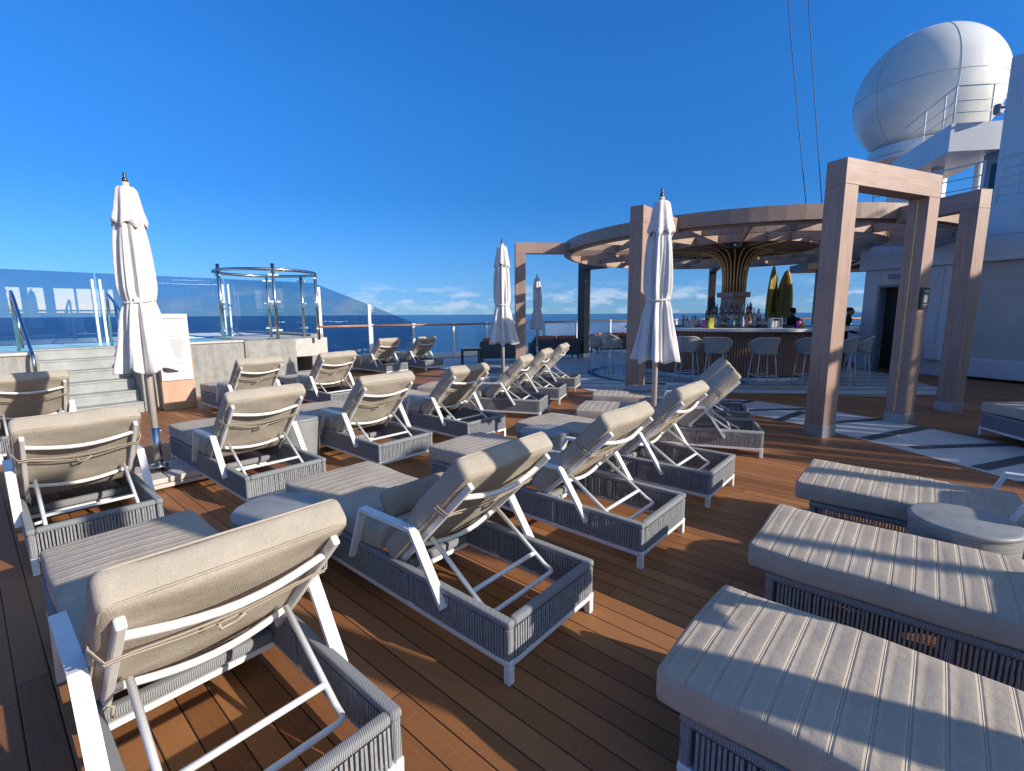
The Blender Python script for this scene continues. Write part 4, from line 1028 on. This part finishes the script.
# ---------------------------------------------------------------- sky, sun, camera
SAZ, SEL = -25.7, 22.2
w = bpy.data.worlds.new('World'); scene.world = w; w.use_nodes = True; n = w.node_tree.nodes; l = w.node_tree.links; bg = n['Background']
sky = n.new('ShaderNodeTexSky'); sky.sky_type = 'NISHITA'; sky.sun_disc = False; sky.sun_elevation = R(SEL); sky.sun_rotation = R(90-SAZ)
sky.altitude = 0; sky.air_density = 1.0; sky.dust_density = .0; sky.ozone_density = 1.5
tc = n.new('ShaderNodeTexCoord'); sx = n.new('ShaderNodeSeparateXYZ'); l.new(tc.outputs['Generated'], sx.inputs[0])
mp = n.new('ShaderNodeMapping'); mp.inputs['Scale'].default_value = (1, 1, 3.4); l.new(tc.outputs['Generated'], mp.inputs['Vector'])
nz = n.new('ShaderNodeTexNoise'); nz.inputs['Scale'].default_value = 13; nz.inputs['Detail'].default_value = 9; nz.inputs['Roughness'].default_value = .62; l.new(mp.outputs[0], nz.inputs['Vector'])
def wm(op, a, b=None):
    t = n.new('ShaderNodeMath'); t.operation = op; t.use_clamp = False
    for i, x in enumerate((a, b)):
        if x is None: continue
        if isinstance(x, (int, float)): t.inputs[i].default_value = x
        else: l.new(x, t.inputs[i])
    return t.outputs[0]
rp = n.new('ShaderNodeValToRGB'); e = rp.color_ramp.elements; e[0].position = .0; e[0].color = (.55, .55, .55, 1); e[1].position = .065; e[1].color = (0, 0, 0, 1)
e2 = e.new(.03); e2.color = (1, 1, 1, 1); e3 = e.new(.042); e3.color = (.75, .75, .75, 1); l.new(sx.outputs[2], rp.inputs['Fac'])
cl_ = n.new('ShaderNodeMapRange'); cl_.inputs['From Min'].default_value = .49; cl_.inputs['From Max'].default_value = .62; l.new(nz.outputs['Fac'], cl_.inputs['Value'])
cf_ = wm('MULTIPLY', wm('MULTIPLY', cl_.outputs[0], rp.outputs['Color']), .62)
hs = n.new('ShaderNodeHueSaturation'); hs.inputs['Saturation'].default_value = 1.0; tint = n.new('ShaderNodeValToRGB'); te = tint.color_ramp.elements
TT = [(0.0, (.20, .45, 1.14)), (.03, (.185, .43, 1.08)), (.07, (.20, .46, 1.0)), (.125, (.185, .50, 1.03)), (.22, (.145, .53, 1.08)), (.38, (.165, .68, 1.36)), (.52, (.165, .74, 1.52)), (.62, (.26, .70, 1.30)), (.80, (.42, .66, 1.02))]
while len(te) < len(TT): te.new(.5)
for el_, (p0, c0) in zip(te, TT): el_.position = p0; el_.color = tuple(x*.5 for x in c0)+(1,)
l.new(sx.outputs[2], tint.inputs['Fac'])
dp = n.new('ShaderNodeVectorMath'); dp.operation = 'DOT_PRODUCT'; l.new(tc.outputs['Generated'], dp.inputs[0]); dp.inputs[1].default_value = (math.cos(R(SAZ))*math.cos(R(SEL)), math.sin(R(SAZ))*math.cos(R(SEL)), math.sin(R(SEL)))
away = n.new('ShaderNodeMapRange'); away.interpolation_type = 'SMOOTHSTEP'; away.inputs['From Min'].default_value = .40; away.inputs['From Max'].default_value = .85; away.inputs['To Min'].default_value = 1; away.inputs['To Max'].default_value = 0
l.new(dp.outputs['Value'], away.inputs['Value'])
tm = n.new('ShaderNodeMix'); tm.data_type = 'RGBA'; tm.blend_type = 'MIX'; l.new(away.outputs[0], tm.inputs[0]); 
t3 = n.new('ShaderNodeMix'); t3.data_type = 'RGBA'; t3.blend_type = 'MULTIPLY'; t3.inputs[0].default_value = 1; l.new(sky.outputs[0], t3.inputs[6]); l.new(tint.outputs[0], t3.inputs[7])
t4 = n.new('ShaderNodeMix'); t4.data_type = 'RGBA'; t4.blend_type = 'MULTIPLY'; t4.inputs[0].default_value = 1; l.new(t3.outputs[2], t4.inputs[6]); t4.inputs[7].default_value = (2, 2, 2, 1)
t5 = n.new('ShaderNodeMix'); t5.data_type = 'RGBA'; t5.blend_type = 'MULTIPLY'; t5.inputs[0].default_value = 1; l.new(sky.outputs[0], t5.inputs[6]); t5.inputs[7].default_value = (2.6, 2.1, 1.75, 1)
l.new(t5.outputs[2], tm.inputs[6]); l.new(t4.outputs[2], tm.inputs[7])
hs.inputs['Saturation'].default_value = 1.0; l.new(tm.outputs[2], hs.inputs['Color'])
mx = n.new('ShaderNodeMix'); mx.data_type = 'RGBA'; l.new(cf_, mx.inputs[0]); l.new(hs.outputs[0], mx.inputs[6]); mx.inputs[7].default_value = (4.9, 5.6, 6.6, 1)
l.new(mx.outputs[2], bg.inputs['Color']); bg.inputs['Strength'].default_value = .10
sd = Vector((math.cos(R(SAZ))*math.cos(R(SEL)), math.sin(R(SAZ))*math.cos(R(SEL)), math.sin(R(SEL))))
sl = bpy.data.lights.new('sun', 'SUN'); sl.energy = 4.2; sl.angle = R(.55); sl.color = (1, .90, .77); so = bpy.data.objects.new('sun', sl); col.objects.link(so)
so.rotation_euler = sd.to_track_quat('Z', 'Y').to_euler(); so.location = sd*50
cam = bpy.data.cameras.new('camera'); co = bpy.data.objects.new('camera', cam); col.objects.link(co); scene.camera = co
cam.sensor_width = 36; cam.lens = 475/1024*36; cam.clip_start = .05; cam.clip_end = 60000
p_, r_ = R(8.62), R(.35)
R0 = Vector((1, 0, 0)); U0_ = Vector((0, math.sin(p_), math.cos(p_))); F0 = Vector((0, math.cos(p_), -math.sin(p_)))
Rv = R0*math.cos(r_)-U0_*math.sin(r_); Uv = R0*math.sin(r_)+U0_*math.cos(r_)
co.matrix_world = Matrix(((Rv.x, Uv.x, -F0.x, 0), (Rv.y, Uv.y, -F0.y, 0), (Rv.z, Uv.z, -F0.z, 1.65), (0, 0, 0, 1)))
scene.view_settings.view_transform = 'Standard'; scene.view_settings.look = 'None'; scene.view_settings.exposure = 0.50; scene.view_settings.gamma = 1
scene.render.resolution_x = 1024; scene.render.resolution_y = 771
